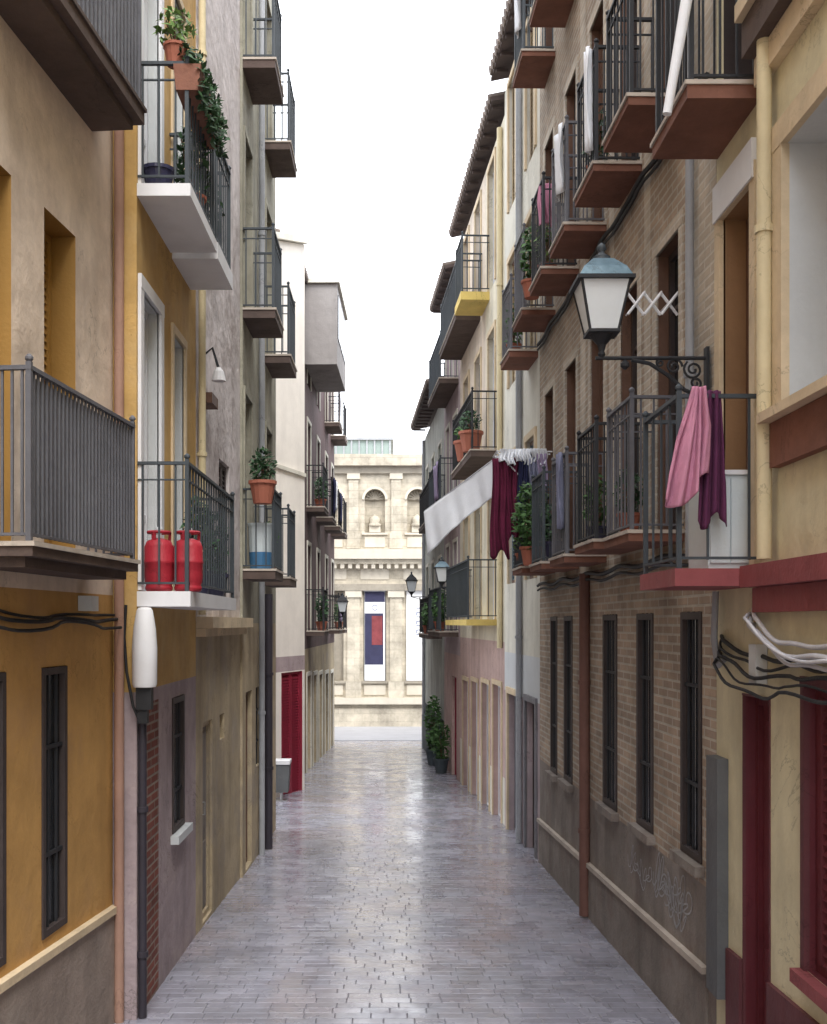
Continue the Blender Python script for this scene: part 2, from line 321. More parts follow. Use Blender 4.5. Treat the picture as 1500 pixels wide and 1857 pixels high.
# ------------------------------------------------------------------ facades
class Facade:
    """a house front on the line (x0,y0)-(x1,y1); side +1 faces +x, -1 faces -x. Places on it are given by street distance y,
    distance n out of the wall, and height z."""
    def __init__(s, name, label, x0, y0, x1, y1, side, ztop, ztop1=None, depth=6.0):
        s.x0, s.y0, s.x1, s.y1, s.side, s.zt, s.zt1, s.depth = x0, y0, x1, y1, side, ztop, ztop if ztop1 is None else ztop1, depth
        d = Vector((x1 - x0, y1 - y0)); d.normalize(); s.nx, s.ny = side * d.y, -side * d.x
        s.b = (x1 - x0) / (y1 - y0)
        s.root = thing(name, label, 'building', (x0, y0, gz((y0 + y1) / 2)))
        s.ops = []; s.zones = []
    def p(s, y, n, z): return (s.x0 + s.b * (y - s.y0) + n * s.nx, y + n * s.ny, z)
    def x(s, y): return s.x0 + s.b * (y - s.y0)
    def fbox(s, mb, ya, yb, na, nb, za, zb, mi=0):
        P = s.p
        q = [P(ya, na, za), P(yb, na, za), P(yb, nb, za), P(ya, nb, za), P(ya, na, zb), P(yb, na, zb), P(yb, nb, zb), P(ya, nb, zb)]
        mb.hexa(q, mi)
    def wall(s, mats):
        mats = list(mats); mb = MB(); zb = gz(s.y1) - 0.6
        ys = {s.y0, s.y1}; zs = {zb, s.zt}
        for (a, b, c, d, r, rv) in s.ops: ys |= {a, b}; zs |= {c, d}
        for (a, b, c, d, m) in s.zones:
            ys |= {max(a, s.y0), min(b, s.y1)}; zs |= {max(c, zb), min(d, s.zt)}
        ys = sorted(v for v in ys if s.y0 <= v <= s.y1); zs = sorted(v for v in zs if zb <= v <= s.zt)
        def top(y): return s.zt + (s.zt1 - s.zt) * (y - s.y0) / (s.y1 - s.y0)
        def zz(y, z): return top(y) if abs(z - s.zt) < 1e-6 else z
        for i in range(len(ys) - 1):
            for j in range(len(zs) - 1):
                yc, zc = (ys[i] + ys[i + 1]) / 2, (zs[j] + zs[j + 1]) / 2
                if any(a < yc < b and c < zc < d for (a, b, c, d, r, rv) in s.ops): continue
                mi = 0
                for (a, b, c, d, m) in s.zones:
                    if a < yc < b and c < zc < d: mi = m
                q = [(ys[i], zs[j]), (ys[i + 1], zs[j]), (ys[i + 1], zs[j + 1]), (ys[i], zs[j + 1])]
                mb.face([s.p(y, 0, zz(y, z)) for y, z in q], mi, True)
        for (a, b, c, d, r, rv) in s.ops:          # reveals and the closed back of the niche
            mi = 0
            for (za, zb2, zc, zd, m) in s.zones:
                if za < (a + b) / 2 < zb2 and zc < (c + d) / 2 < zd: mi = m
            if rv:
                if rv not in mats: mats.append(rv)
                mi = mats.index(rv)
            cor = [(a, c), (b, c), (b, d), (a, d)]
            for k in range(4):
                (ya, z0), (yb, z1) = cor[k], cor[(k + 1) % 4]
                mb.face([s.p(ya, 0, z0), s.p(yb, 0, z1), s.p(yb, -r, z1), s.p(ya, -r, z0)], mi, True)
            mb.face([s.p(y, -r, z) for y, z in cor], mi, True)
        D = s.depth
        for j in range(len(zs) - 1):           # near end wall, banded like the front
            zc = (zs[j] + zs[j + 1]) / 2; mi = 0
            for (a, b, c, d, m) in s.zones:
                if a <= s.y0 + .01 < b and c < zc < d: mi = m
            mb.face([s.p(s.y0, 0, zs[j]), s.p(s.y0, 0, zs[j + 1]), s.p(s.y0, -D, zs[j + 1]), s.p(s.y0, -D, zs[j])], mi, True)
        mb.face([s.p(s.y1, 0, zb), s.p(s.y1, 0, s.zt1), s.p(s.y1, -D, s.zt1), s.p(s.y1, -D, zb)], 0, True)
        mb.face([s.p(s.y0, -D, zb), s.p(s.y1, -D, zb), s.p(s.y1, -D, s.zt1), s.p(s.y0, -D, s.zt)], 0, True)
        mb.face([s.p(s.y0, 0, s.zt), s.p(s.y1, 0, s.zt1), s.p(s.y1, -D, s.zt1), s.p(s.y0, -D, s.zt)], 0, True)
        return mb.build('wall', mats, s.root)
    def band(s, name, ya, yb, na, nb, za, zb, mat, slope=False, parent=None):
        """a straight course along the wall; with slope it follows the fall of the street"""
        mb = MB(); P = s.p
        e = (lambda y: gz(y)) if slope else (lambda y: 0.0)
        mb.hexa([P(ya, na, za + e(ya)), P(yb, na, za + e(yb)), P(yb, nb, za + e(yb)), P(ya, nb, za + e(ya)),
                 P(ya, na, zb + e(ya)), P(yb, na, zb + e(yb)), P(yb, nb, zb + e(yb)), P(ya, nb, zb + e(ya))])
        return mb.build(name, mat, parent or s.root)

    # a window, balcony door or shutter in a niche of depth r
    def window(s, ya, yb, za, zb, kind='door', r=.16, frame='white_wood', fill='dark_glass', surround=None, sill=None, name=None, reveal=None):
        s.ops.append((ya, yb, za, zb, r, reveal))
        F = s.fbox; t = min(.055, (yb - ya) * .12)
        mb = MB(); n0, n1 = -r + .003, -r + .06
        F(mb, ya + .004, ya + t, n0, n1, za + .004, zb - .004); F(mb, yb - t, yb - .004, n0, n1, za + .004, zb - .004)
        F(mb, ya + t, yb - t, n0, n1, zb - t, zb - .004); F(mb, ya + t, yb - t, n0, n1, za + .004, za + t)
        if kind in ('door', 'casement'):
            ym = (ya + yb) / 2; F(mb, ym - .03, ym + .03, n0, n1, za + t, zb - t)
            zr = za + t + (.55 if kind == 'door' and zb - za > 1.5 else 0)
            if zr > za + t: F(mb, ya + t, yb - t, n0, n1 - .01, zr - .05, zr)
            zm = zr + (zb - zr) * .72; F(mb, ya + t, yb - t, n0, n1 - .012, zm - .018, zm + .018)
        w = mb.build(name or ('balcony_door' if kind == 'door' else 'window'), frame, s.root)
        if kind in ('door', 'casement'):
            for (a, b) in ((ya + t, ym - .03), (ym + .03, yb - t)):
                m2 = MB(); F(m2, a, b, n0 + .005, n0 + .022, zr, zm - .018); m2.build('pane', fill, w)
                m2 = MB(); F(m2, a, b, n0 + .005, n0 + .022, zm + .018, zb - t); m2.build('pane', fill, w)
                if zr > za + t:
                    m2 = MB(); F(m2, a, b, n0 + .005, n0 + .034, za + t, zr - .05); F(m2, a + .05, b - .05, n0 + .034, n0 + .046, za + t + .08, zr - .13); m2.build('panel', frame, w)
        elif kind == 'blind':
            m2 = MB(); z = za + t
            while z < zb - t - .01:
                z2 = min(z + .05, zb - t)
                P = s.p
                m2.hexa([P(ya + t, n0 + .006, z), P(yb - t, n0 + .006, z), P(yb - t, n0 + .048, z), P(ya + t, n0 + .048, z),
                         P(ya + t, n0 + .006, z2 - .003), P(yb - t, n0 + .006, z2 - .003), P(yb - t, n0 + .030, z2 - .003), P(ya + t, n0 + .030, z2 - .003)]); z = z2
            m2.build('roller_blind', fill, w)
        elif kind == 'grille':
            m2 = MB(); F(m2, ya + t, yb - t, n0 + .004, n0 + .02, za + t, zb - t); m2.build('pane', fill, w)
            m3 = MB(); k = max(3, int((yb - ya) / .11)); bn = -.045 if r > .09 else -.022
            for i in range(1, k): F(m3, ya + (yb - ya) * i / k - .007, ya + (yb - ya) * i / k + .007, bn, bn + .014, za, zb)
            for zz in (za + (zb - za) * .3, za + (zb - za) * .7): F(m3, ya, yb, bn - .002, bn + .016, zz - .012, zz + .012)
            m3.build('window_bars', 'iron', w)
        elif kind == 'shutter':
            m2 = MB(); ym = (ya + yb) / 2
            for (a, b) in ((ya + t, ym - .006), (ym + .006, yb - t)):
                F(m2, a, a + .05, n0 + .01, n1 + .01, za + t, zb - t); F(m2, b - .05, b, n0 + .01, n1 + .01, za + t, zb - t)
                z = za + t
                while z < zb - t - .04:
                    P = s.p
                    m2.hexa([P(a + .05, n1 - .005, z), P(b - .05, n1 - .005, z), P(b - .05, n1 + .005, z), P(a + .05, n1 + .005, z),
                             P(a + .05, n0 + .01, z + .06), P(b - .05, n0 + .01, z + .06), P(b - .05, n0 + .02, z + .06), P(a + .05, n0 + .02, z + .06)]); z += .055
            m2.build('shutter', fill, w)
        elif kind == 'plain':
            m2 = MB(); F(m2, ya + t, yb - t, n0 + .004, n0 + .03, za + t, zb - t)
            h = zb - za
            for (p0, p1) in ((.06, .38), (.44, .94)):
                F(m2, ya + t + .07, yb - t - .07, n0 + .03, n0 + .044, za + h * p0, za + h * p1)
            m2.build('door_leaf', fill, w)
            m3 = MB(); m3.tube([s.p(ya + t + .05, n0 + .03, za + 1.05), s.p(ya + t + .05, n0 + .09, za + 1.05), s.p(ya + t + .05, n0 + .09, za + 1.17), s.p(ya + t + .05, n0 + .03, za + 1.17)], .009, 6)
            m3.build('handle', 'steel', w)
        if surround:
            sm, sw, pr = surround; m4 = MB()
            F(m4, ya - sw, ya, -.01, pr, za, zb); F(m4, yb, yb + sw, -.01, pr, za, zb); F(m4, ya - sw, yb + sw, -.01, pr + .003, zb, zb + sw)
            m4.build('window_surround', sm, s.root)
        if sill:
            m5 = MB(); F(m5, ya - .06, yb + .06, -.02, .07, za - .07, za - .002); m5.build('window_sill', sill, s.root)
        return w

    def balcony(s, ya, yb, proj, zt, thick=.1, mat='white_paint', edge=None, railh=.95, rail='iron', step=.11, single=False, steps=0, stepmat=None, screen=None, mid=True, sides=True, label=None):
        F = s.fbox; mb = MB()
        F(mb, ya, yb, -.03, proj, zt - thick, zt)
        b = mb.build('balcony_slab', mat, s.root, label=label)
        if edge:
            m = MB(); F(m, ya - .012, yb + .012, -.01, proj + .014, zt - .003, zt + .022); m.build('floor_tile_edge', edge, b)
        for k in range(steps):
            m = MB(); q = .055 + .06 * k
            F(m, ya + q, yb - q, -.03, proj - q * 1.15, zt - thick - .055 * (k + 1), zt - thick - .055 * k); m.build('slab_moulding', stepmat or mat, b)
        i = .03; zr = zt + railh; z0 = zt + .06
        for zz, w, rn in ((zr, .016, 'handrail'), (z0, .011, 'bottom_rail')) + (((zr - .12, .008, 'middle_rail'),) if mid else ()):
            m = MB()
            F(m, ya + i - w, ya + i + w, 0, proj - i - w, zz - w * .7, zz + w * .7)
            F(m, yb - i - w, yb - i + w, 0, proj - i - w, zz - w * .7, zz + w * .7)
            F(m, ya + i - w, yb - i + w, proj - i - w, proj - i + w, zz - w * .7, zz + w * .7)
            m.build(rn, rail, b)
        for yy in (ya + i, yb - i):
            m = MB(); F(m, yy - .014, yy + .014, proj - i - .014, proj - i + .014, zt, zr + .03)
            m.lathe(s.p(yy, proj - i, zr + .03), [(.012, 0), (.022, .012), (.022, .024), (.008, .04)], 8); m.build('rail_post', rail, b)
        spots = []
        L = yb - ya - 2 * i; k = max(2, round(L / step))
        for j in range(1, k): spots.append((ya + i + L * j / k, proj - i))
        k2 = max(2, round((proj - i) / step))
        for yy in (ya + i, yb - i):
            for j in range(0, k2): spots.append((yy, (proj - i) * (j + .3) / k2))
        def bar(mm, y, n):
            F(mm, y - .0065, y + .0065, n - .0065, n + .0065, zt + .05, zr)
        if single:
            first = None
            for (y, n) in spots:
                if first is None:
                    mm = MB(); bar(mm, y, n); first = mm.build('bar', rail, b); f0 = Vector(s.p(y, n, 0)); c0 = WL[first.name].copy()
                else:
                    share(first, 'bar', c0 + Vector(s.p(y, n, 0)) - f0, b)
        else:
            mm = MB()
            for (y, n) in spots: bar(mm, y, n)
            mm.build('bars', rail, b, kind='stuff')
        if screen:
            m = MB(); F(m, ya + i + .02, yb - i - .02, proj - i - .03, proj - i - .02, zt + .07, zr - .03)
            m.build('railing_screen', screen, b)
        return b
    def pipe(s, name, y, n, z0, z1, r, mat, brackets=()):
        mb = MB(); mb.tube([s.p(y, n, z0), s.p(y, n, z1)], r, 12)
        o = mb.build(name, mat, s.root, smooth=True)
        for zz in brackets:
            m = MB(); m.tube([s.p(y, n, zz - .02), s.p(y, n, zz + .02)], r + .012, 12); s.fbox(m, y - .012, y + .012, 0, n, zz - .012, zz + .012); m.build('pipe_clip', mat, o)
        return o
    def roof(s, ov, z, mat='tile_roof', under='eave_wood', rise=1.4, th=.06, tiles=True):
        mb = MB(); P = s.p; D = s.depth
        def z_at(n): return z + rise * (ov - n) / (D + ov)
        mb.hexa([P(s.y0, ov, z - th), P(s.y1, ov, z - th), P(s.y1, -D, z_at(-D) - th), P(s.y0, -D, z_at(-D) - th),
                 P(s.y0, ov, z), P(s.y1, ov, z), P(s.y1, -D, z_at(-D)), P(s.y0, -D, z_at(-D))])
        ro = mb.build('roof', under, s.root)
        m = MB(); y = s.y0 + .11
        while y < s.y1 - .05:                    # barrel tiles, cover rows running down the slope
            m.tube([P(y, ov + .04, z + .02), P(y, -D * .4, z_at(-D * .4) + .02)], .075, 8); y += .2
        m.build('roof_tiles', mat, ro, kind='stuff')
        m = MB(); y = s.y0 + .2
        while y < s.y1:
            s.fbox(m, y - .03, y + .03, 0, ov - .03, z - th - .05, z - th - .002); y += .5
        m.build('rafters', under, ro, kind='stuff')

# ------------------------------------------------------------------ ground, paving, plaza
mb = MB(); prof = [(-60, 0), (0, 0), (36.2, gz(36.2)), (41, gz(41)), (600, gz(41))]
for k in range(len(prof) - 1):
    (ya, za), (yb, zb) = prof[k], prof[k + 1]
    mb.face([(-300, ya, za), (300, ya, za), (300, yb, zb), (-300, yb, zb)], 0, True)
ground = mb.build('ground', 'street_joint', kind='structure')

street = MB()
for (ya, yb) in ((-2, 0), (0, 36.0)):
    street.face([(-2.6, ya, gz(ya) + .004), (2.5, ya, gz(ya) + .004), (2.5, yb, gz(yb) + .004), (-2.6, yb, gz(yb) + .004)], 0, True)
street_o = street.build('street', 'street_joint', kind='structure')
# transverse sett paving in running bond, worn and uneven; every sett has its own level
SW, SL = .24, .12
def sett(m, x0, x1, y0, y1, h, tx, ty):
    g = .0025; bv = .004
    a = [(x0 + g, y0 + g), (x1 - g, y0 + g), (x1 - g, y1 - g), (x0 + g, y1 - g)]
    c = [(x0 + g + bv, y0 + g + bv), (x1 - g - bv, y0 + g + bv), (x1 - g - bv, y1 - g - bv), (x0 + g + bv, y1 - g - bv)]
    xc, yc = (x0 + x1) / 2, (y0 + y1) / 2
    f = lambda x, y, e: (x, y, gz(y) + .004 + h + e + (x - xc) * tx + (y - yc) * ty)
    b = [m.vert((x, y, gz(y) + .003)) for x, y in a]; s1 = [m.vert(f(x, y, -.003)) for x, y in a]; t = [m.vert(f(x, y, 0)) for x, y in c]
    for k in range(4):
        l = (k + 1) % 4
        m.f.append([b[k], b[l], s1[l], s1[k]]); m.m.append(0)
        m.f.append([s1[k], s1[l], t[l], t[k]]); m.m.append(0)
    m.f.append(t); m.m.append(0)
far = MB(); pieces = []
row = 0; y = 2.0
while y < 35.9:
    x = -2.5 + (SW / 2 if row % 2 else 0) + rnd.uniform(-.02, .02)
    while x < 2.4:
        w = SW + rnd.uniform(-.03, .03)
        h = .010 + rnd.uniform(-.0015, .0015); tx, ty = rnd.gauss(0, .004), rnd.gauss(0, .007)
        if 7.8 < y < 12.75 and -2.1 < x + w / 2 < 2.1 and len(pieces) < 300:
            m = MB(); sett(m, x, x + w, y, y + SL, h, tx, ty); pieces.append(m)
        else: sett(far, x, x + w, y, y + SL, h, tx, ty)
        x += w
    y += SL; row += 1
for m in pieces: m.build('paving_stone', 'paving', street_o)
far.build('paving_stones', 'paving', street_o, kind='stuff')
mb = MB()
mb.face([(-40, 36.0, gz(36) + .009), (40, 36.0, gz(36) + .009), (40, 41, gz(41) + .009), (-40, 41, gz(41) + .009)], 0, True)
mb.face([(-40, 41, gz(41) + .009), (40, 41, gz(41) + .009), (40, 43.4, gz(41) + .009), (-40, 43.4, gz(41) + .009)], 0, True)
mb.build('plaza', 'plaza_paving', kind='structure')
mb = MB()
for xx in range(-16, 17): mb.box(xx * .6 - .3 + .006, xx * .6 + .3 - .006, 36.02, 36.32, gz(36) - .02, gz(36.3) + .035)
mb.build('plaza_edge_stones', 'plaza_paving', kind='structure')

# ================================================================== LEFT ROW
# --- near house: beige upper floors over an orange ground floor
L1 = Facade('beige_house', 'beige plastered house with orange ground floor and dense grey balcony railing', -3.8125, -14.0, -1.990, 7.952, 1, 12.5)
L1.zones = [(0, 20, -5, 2.80, 1)]
for (za, zb) in ((3.02, 5.13), (6.12, 8.25), (9.2, 11.3)):
    for (a, b) in ((5.45, 6.23), (6.70, 7.22)):
        L1.window(a, b, za, zb, 'blind', r=.22, frame='ochre_blind', fill='ochre_blind', reveal='ochre_blind')
L1.window(6.66, 7.06, .68, 2.33, 'grille', r=.05, frame='dark_wood', fill='dark_glass')
L1.window(5.72, 6.15, .70, 2.33, 'grille', r=.05, frame='dark_wood', fill='dark_glass')
L1.wall(['cream_plaster', 'orange_plaster'])
L1.band('plinth', 0, 7.945, -.01, .03, -.4, .80, 'stone_plinth', True)
L1.band('plinth_cap', 0, 7.945, -.01, .052, .80, .85, 'trim_cream', True)
L1.balcony(5.69, 7.44, .35, 3.00, .055, 'slab_brown', edge='slab_edge', railh=.92, rail='rail_grey', step=.058, single=True, steps=1, stepmat='slab_brown', screen='screen_grey', mid=False)
L1.balcony(5.69, 7.58, .35, 6.10, .09, 'slab_brown', edge='slab_brown', railh=.92, rail='rail_grey', step=.07, single=True, steps=1, screen='screen_grey', mid=False)

# --- ochre house with white balconies
L2 = Facade('ochre_house', 'narrow ochre yellow house with white balcony slabs and lilac ground floor', -1.82, 7.96, -1.82, 10.40, 1, 12.5)
L2.zones = [(0, 20, -5, 2.10, 1), (8.10, 8.72, -5, 2.0, 2)]
for (za, zb) in ((2.84, 5.04), (5.79, 7.95), (8.75, 10.9)):
    L2.window(8.10, 8.72, za, zb, 'door', r=.14, frame='white_wood', fill='curtain_glass', surround=('white_paint', .10, .025), reveal='grey_white')
    L2.window(9.28, 9.78, za, zb, 'door', r=.14, frame='white_wood', fill='curtain_glass', surround=('trim_cream', .07, .02), reveal='grey_white')
L2.window(9.26, 9.80, .82, 1.97, 'grille', r=.05, frame='dark_wood', fill='dark_glass', sill='grey_white')
L2.wall(['ochre_plaster', 'lilac_plaster', 'red_brick'])
L2.balcony(7.97, 10.36, .387, 2.83, .11, 'white_paint', railh=.93, rail='iron_blue', step=.12, single=True, steps=0)
L2.balcony(7.97, 9.20, .387, 5.78, .09, 'white_paint', railh=.88, rail='iron_blue', step=.12, single=True)
L2.balcony(9.26, 10.13, .387, 5.80, .14, 'white_paint', railh=.92, rail='iron_blue', step=.12, single=True)
L2.pipe('drainpipe', 8.0, .034, gz(8) + .02, 1.98, .03, 'pipe_dark', (.2, 1.25))
mb = MB(); mb.tube([(-1.935, 7.915, gz(8)), (-1.935, 7.915, 12.4)], .035, 12); mb.build('downpipe', 'pipe_salmon', L2.root, smooth=True)

# --- rough white house over a khaki ground floor
L2b = Facade('rough_plaster_house', 'house with patchy rough whitish plaster above a khaki ground floor', -1.82, 10.41, -1.78, 13.19, 1, 12.5)
L2b.zones = [(0, 20, -5, 2.62, 1)]
L2b.window(11.75, 12.05, 1.35, 1.62, 'casement', r=.12, frame='dark_wood')
L2b.window(11.70, 12.40, 2.85, 4.35, 'shutter', r=.10, frame='dark_wood', fill='dark_wood')
L2b.window(10.55, 10.95, 6.2, 7.9, 'shutter', r=.10, frame='blue_shutter', fill='blue_shutter')
L2b.window(10.75, 11.30, gz(11) + .05, 1.62, 'plain', r=.09, frame='khaki_plaster', fill='render_grey', name='door')
L2b.wall(['rough_plaster', 'khaki_plaster'])
L2b.band('string_course', 10.42, 13.18, -.01, .16, 2.55, 2.66, 'trim_cream')
L2b.band('string_course', 10.42, 13.18, -.01, .09, 2.47, 2.547, 'trim_cream')
L2b.pipe('downpipe', 10.46, .05, 2.68, 12.4, .035, 'pipe_cream', (4.2, 6.0, 8.0))

# --- grey-green house with two columns of balconies
L3 = Facade('grey_green_house', 'tall grimy grey-green house with stacked small balconies on the ochre side', -1.75, 13.20, -1.74, 17.0, 1, 13.4)
L3.zones = [(0, 20, -5, 2.6, 1)]
for k, zf in enumerate((3.23, 6.36, 9.36)):
    for (a, b) in ((13.35, 14.0), (15.6, 16.3)):
        L3.window(a, b, zf + .01, zf + 2.15, 'door', r=.14, frame='brown_wood', fill='dark_glass', surround=('greygreen_plaster', .08, .02))
L3.window(13.5, 14.1, gz(14) + .05, 1.75, 'plain', r=.12, frame='brown_wood', fill='dark_wood', name='door')
L3.window(14.5, 15.0, .7, 1.75, 'grille', r=.12, frame='dark_wood')
L3.window(15.6, 16.4, gz(16) + .05, 1.75, 'plain', r=.12, frame='brown_wood', fill='brown_wood', name='door')
L3.wall(['greygreen_plaster', 'khaki_plaster'])
for zf in (3.23, 6.36, 9.36):
    L3.balcony(13.22, 14.17, .39, zf, .10, 'slab_brown', edge='slab_edge', railh=.98, rail='iron_blue', step=.12)
    L3.balcony(15.5, 16.5, .36, zf, .10, 'slab_brown', edge='slab_edge', railh=.98, rail='iron_blue', step=.12)
L3.pipe('downpipe', 14.75, .05, gz(15), 13.2, .04, 'pipe_grey', (1.4, 4.6, 7.8))
L3.pipe('downpipe', 15.2, .09, gz(15) + .02, 3.0, .055, 'pipe_dark', (.6, 1.9))

# --- ivory house with crimson shop door
L4 = Facade('ivory_house', 'bright ivory house with a crimson ground-floor shop door', -2.25, 20.60, -1.70, 22.30, 1, 9.78, 10.25)
L4.zones = [(0, 40, 1.66, 1.95, 1)]
L4.window(21.18, 22.18, gz(22) - .1, 1.64, 'shutter', r=.10, frame='crimson_paint', fill='crimson_paint', name='shop_door', reveal='crimson_paint')
L4.wall(['ivory_plaster', 'mauve_plaster'])
mb = MB(); P = L4.p
mb.hexa([P(20.60, .12, 9.79), P(22.3, .12, 10.26), P(22.3, -6, 10.26), P(20.60, -6, 9.79), P(20.60, .12, 9.91), P(22.3, .12, 10.38), P(22.3, -6, 10.38), P(20.60, -6, 9.91)])
mb.build('roof', 'pale_plaster', L4.root)
mb = MB(); L4.fbox(mb, 22.0, 22.2, -.4, -.15, 10.2, 10.75); mb.build('chimney', 'pale_plaster', L4.root)
L4.band('string_course', 20.61, 22.29, -.01, .04, 5.55, 5.62, 'pale_plaster')

# --- brown house with a projecting bay, balconies full of plants
L5 = Facade('brown_house', 'dark reddish-brown house with projecting grey bay near the ivory house', -2.005, 22.32, -1.70, 34.5, 1, 10.3)
L5.zones = [(0, 60, -5, 2.0, 1)]
for zf in (2.4, 5.3, 8.2):
    for yy in (25.9, 28.4, 31.0, 33.2):
        L5.window(yy, yy + .8, zf + .02, min(zf + 2.05, 10.2), 'door', r=.14, frame='white_wood' if yy in (28.4, 33.2) else 'brown_wood', fill='dark_glass' if yy != 31.0 else 'curtain_glass', surround=('pale_plaster', .09, .02))
for yy, ml in ((25.8, 'mauve_plaster'), (27.4, 'grey_door'), (29.0, 'white_wood'), (31.0, 'dark_wood'), (32.9, 'grey_door')):
    L5.window(yy, yy + .95, gz(yy) - .05, gz(yy) + 2.25, 'plain', r=.14, frame='white_wood', fill=ml, name='door', surround=('pale_plaster', .1, .02))
L5.wall(['brown_plaster', 'khaki_plaster'])
L5.roof(.05, 10.45)
mb = MB(); L5.fbox(mb, 25.36, 28.4, .003, .74, 8.55, 10.40); bay = mb.build('bay', 'bay_grey', L5.root)
mb = MB(); L5.fbox(mb, 25.28, 28.5, .003, .80, 10.41, 10.50); mb.build('bay_roof', 'pale_plaster', bay)
for yy in (25.6, 26.5, 27.4):
    mb = MB(); L5.fbox(mb, yy, yy + .8, .742, .76, 9.2, 10.2); mb.build('pane', 'dark_glass', bay)
for zf, yl in ((2.4, (25.7, 30.8, 33.0)), (5.3, (25.7, 28.2, 30.8, 33.0)), (8.2, (30.8, 33.0))):
    for yy in yl:
        L5.balcony(yy, yy + 1.25, .42, zf, .10, 'slab_brown', edge='slab_edge', railh=.98, rail='iron', step=.13)

# ================================================================== RIGHT ROW
R1 = Facade('cream_yellow_house', 'cream-yellow house with dark red plinth, red door and long cream downpipe', 2.12, -14.0, 2.12, 7.13, -1, 12.5)
R1.zones = [(0, 20, -5, 2.80, 1)]
R1.window(6.40, 6.98, 2.92, 5.15, 'blind', r=.2, frame='brown_wood', fill='brown_blind', surround=('trim_cream', .10, .03), reveal='brown_blind')
R1.window(4.85, 5.86, 3.74, 5.15, 'blind', r=.3, frame='white_wood', fill='grey_white', surround=('trim_cream', .14, .035), reveal='grey_white')
R1.window(6.40, 6.98, 5.70, 7.9, 'door', r=.25, frame='dark_wood', fill='dark_glass', reveal='dark_wood')
R1.window(4.85, 5.86, 6.6, 8.0, 'blind', r=.3, frame='white_wood', fill='grey_white', surround=('trim_cream', .14, .035), reveal='grey_white')
R1.window(6.13, 6.58, gz(6.3) + .02, 2.17, 'plain', r=.13, frame='red_paint', fill='red_paint', name='door', surround=('red_plinth', .012, .006), reveal='red_paint')
R1.window(4.70, 5.58, .84, 2.28, 'shutter', r=.10, frame='red_paint', fill='red_paint', surround=('red_plinth', .05, .02), sill='red_slab', reveal='red_paint')
R1.wall(['yellow_plaster', 'yellow_plaster'])
for (a, b) in ((0, 6.12), (6.60, 6.86)): R1.band('plinth', a, b, -.01, .025, -.4, .82, 'red_plinth', True)
R1.band('lower_moulding', 0, 6.22, -.01, .14, 2.80, 2.92, 'red_slab'); R1.band('lower_moulding', 0, 6.22, -.01, .07, 2.66, 2.797, 'red_slab')
R1.band('upper_moulding', 0, 6.22, -.01, .13, 5.78, 5.98, 'slab_brown'); R1.band('upper_moulding', 0, 6.22, -.01, .17, 5.983, 6.08, 'trim_cream'); R1.band('upper_moulding', 0, 6.22, -.01, .06, 5.62, 5.777, 'trim_cream')
R1.band('window_apron', 4.7, 5.98, -.01, .055, 3.44, 3.68, 'terracotta_slab'); R1.band('window_sill', 4.66, 6.0, -.01, .12, 3.683, 3.735, 'trim_cream')
R1.band('door_head', 6.31, 7.07, -.01, .045, 5.155, 5.38, 'white_paint')
R1.pipe('downpipe', 6.02, .07, 2.95, 12.4, .04, 'pipe_cream', (4.75, 6.9))
R1.band('cable_cover', 6.88, 7.12, 0, .07, .25, 1.75, 'slate_panel')
R1.balcony(6.24, 7.11, .50, 2.91, .10, 'red_slab', railh=.98, rail='iron_blue', step=.2, single=True, mid=False)
R1.balcony(6.28, 7.11, .42, 5.67, .08, 'terracotta_slab', edge='slab_edge', railh=.98, rail='iron', step=.11, single=True, mid=False)

R2 = Facade('brick_house', 'long beige-pink brick house with rows of terracotta-bottomed iron balconies', 2.12, 7.14, 1.96, 14.30, -1, 13.2)
R2.zones = [(0, 20, -5, .84, 1), (7.14, 7.62, 3.0, 20, 2), (8.78, 8.98, 3.0, 20, 2), (10.05, 10.26, 3.0, 20, 2), (11.36, 11.62, 3.0, 20, 2)]
BY = [7.86, 9.06, 10.36, 11.72, 13.14]
for zf in (3.25, 6.35, 9.42):
    for yy in BY:
        R2.window(yy + .10, yy + .72, zf + .01, zf + 2.2, 'door', r=.15, frame='dark_wood' if (yy + zf) % 1 < .6 else 'brown_wood', fill='dark_glass', surround=('light_brick', .10, .012), reveal='brown_wood')
for (a, b) in ((7.43, 7.92), (8.68, 9.20), (9.92, 10.50), (12.05, 12.55), (13.0, 13.45)):
    R2.window(a, b, .97 - (a - 7.4) * .03, 2.68, 'grille', r=.05, frame='dark_wood', fill='dark_glass', sill='render_grey')
R2.wall(['brick', 'render_grey', 'light_brick'])
R2.band('plinth_ledge', 7.30, 14.28, -.01, .045, .53, .575, 'slab_edge', True)
R2.band('plinth', 7.30, 14.28, -.01, .02, -.4, .527, 'render_grey', True)
for zi, zf in enumerate((3.25, 6.35, 9.42)):
    for yy in BY:
        dz = rnd.uniform(-.02, .02); dy = rnd.uniform(-.03, .03)
        R2.balcony(yy + dy, yy + dy + .80, .40, zf + dz, .06, 'terracotta_slab', edge='slab_edge', railh=.97, rail=rnd.choice(['iron', 'iron_blue', 'rail_grey']), step=.10)
R2.pipe('downpipe', 11.15, .05, gz(11) + .03, 3.1, .055, 'pipe_rust', (.5, 2.0))
R2.pipe('downpipe', 7.55, .05, 3.05, 13, .03, 'pipe_grey', (4.3, 6.0))
for zz, rr in ((6.18, .022), (6.12, .016), (3.08, .02), (3.02, .014)):
    mb = MB(); pts = []
    for k in range(36):
        yy = 7.2 + (14.2 - 7.2) * k / 35
        pts.append(R2.p(yy, .04 + .006 * math.sin(k * 1.7), zz + .02 * math.sin(k * .9 + zz) ))
    mb.tube(pts, rr, 6); mb.build('wall_cable', 'cable_black', R2.root, smooth=True)

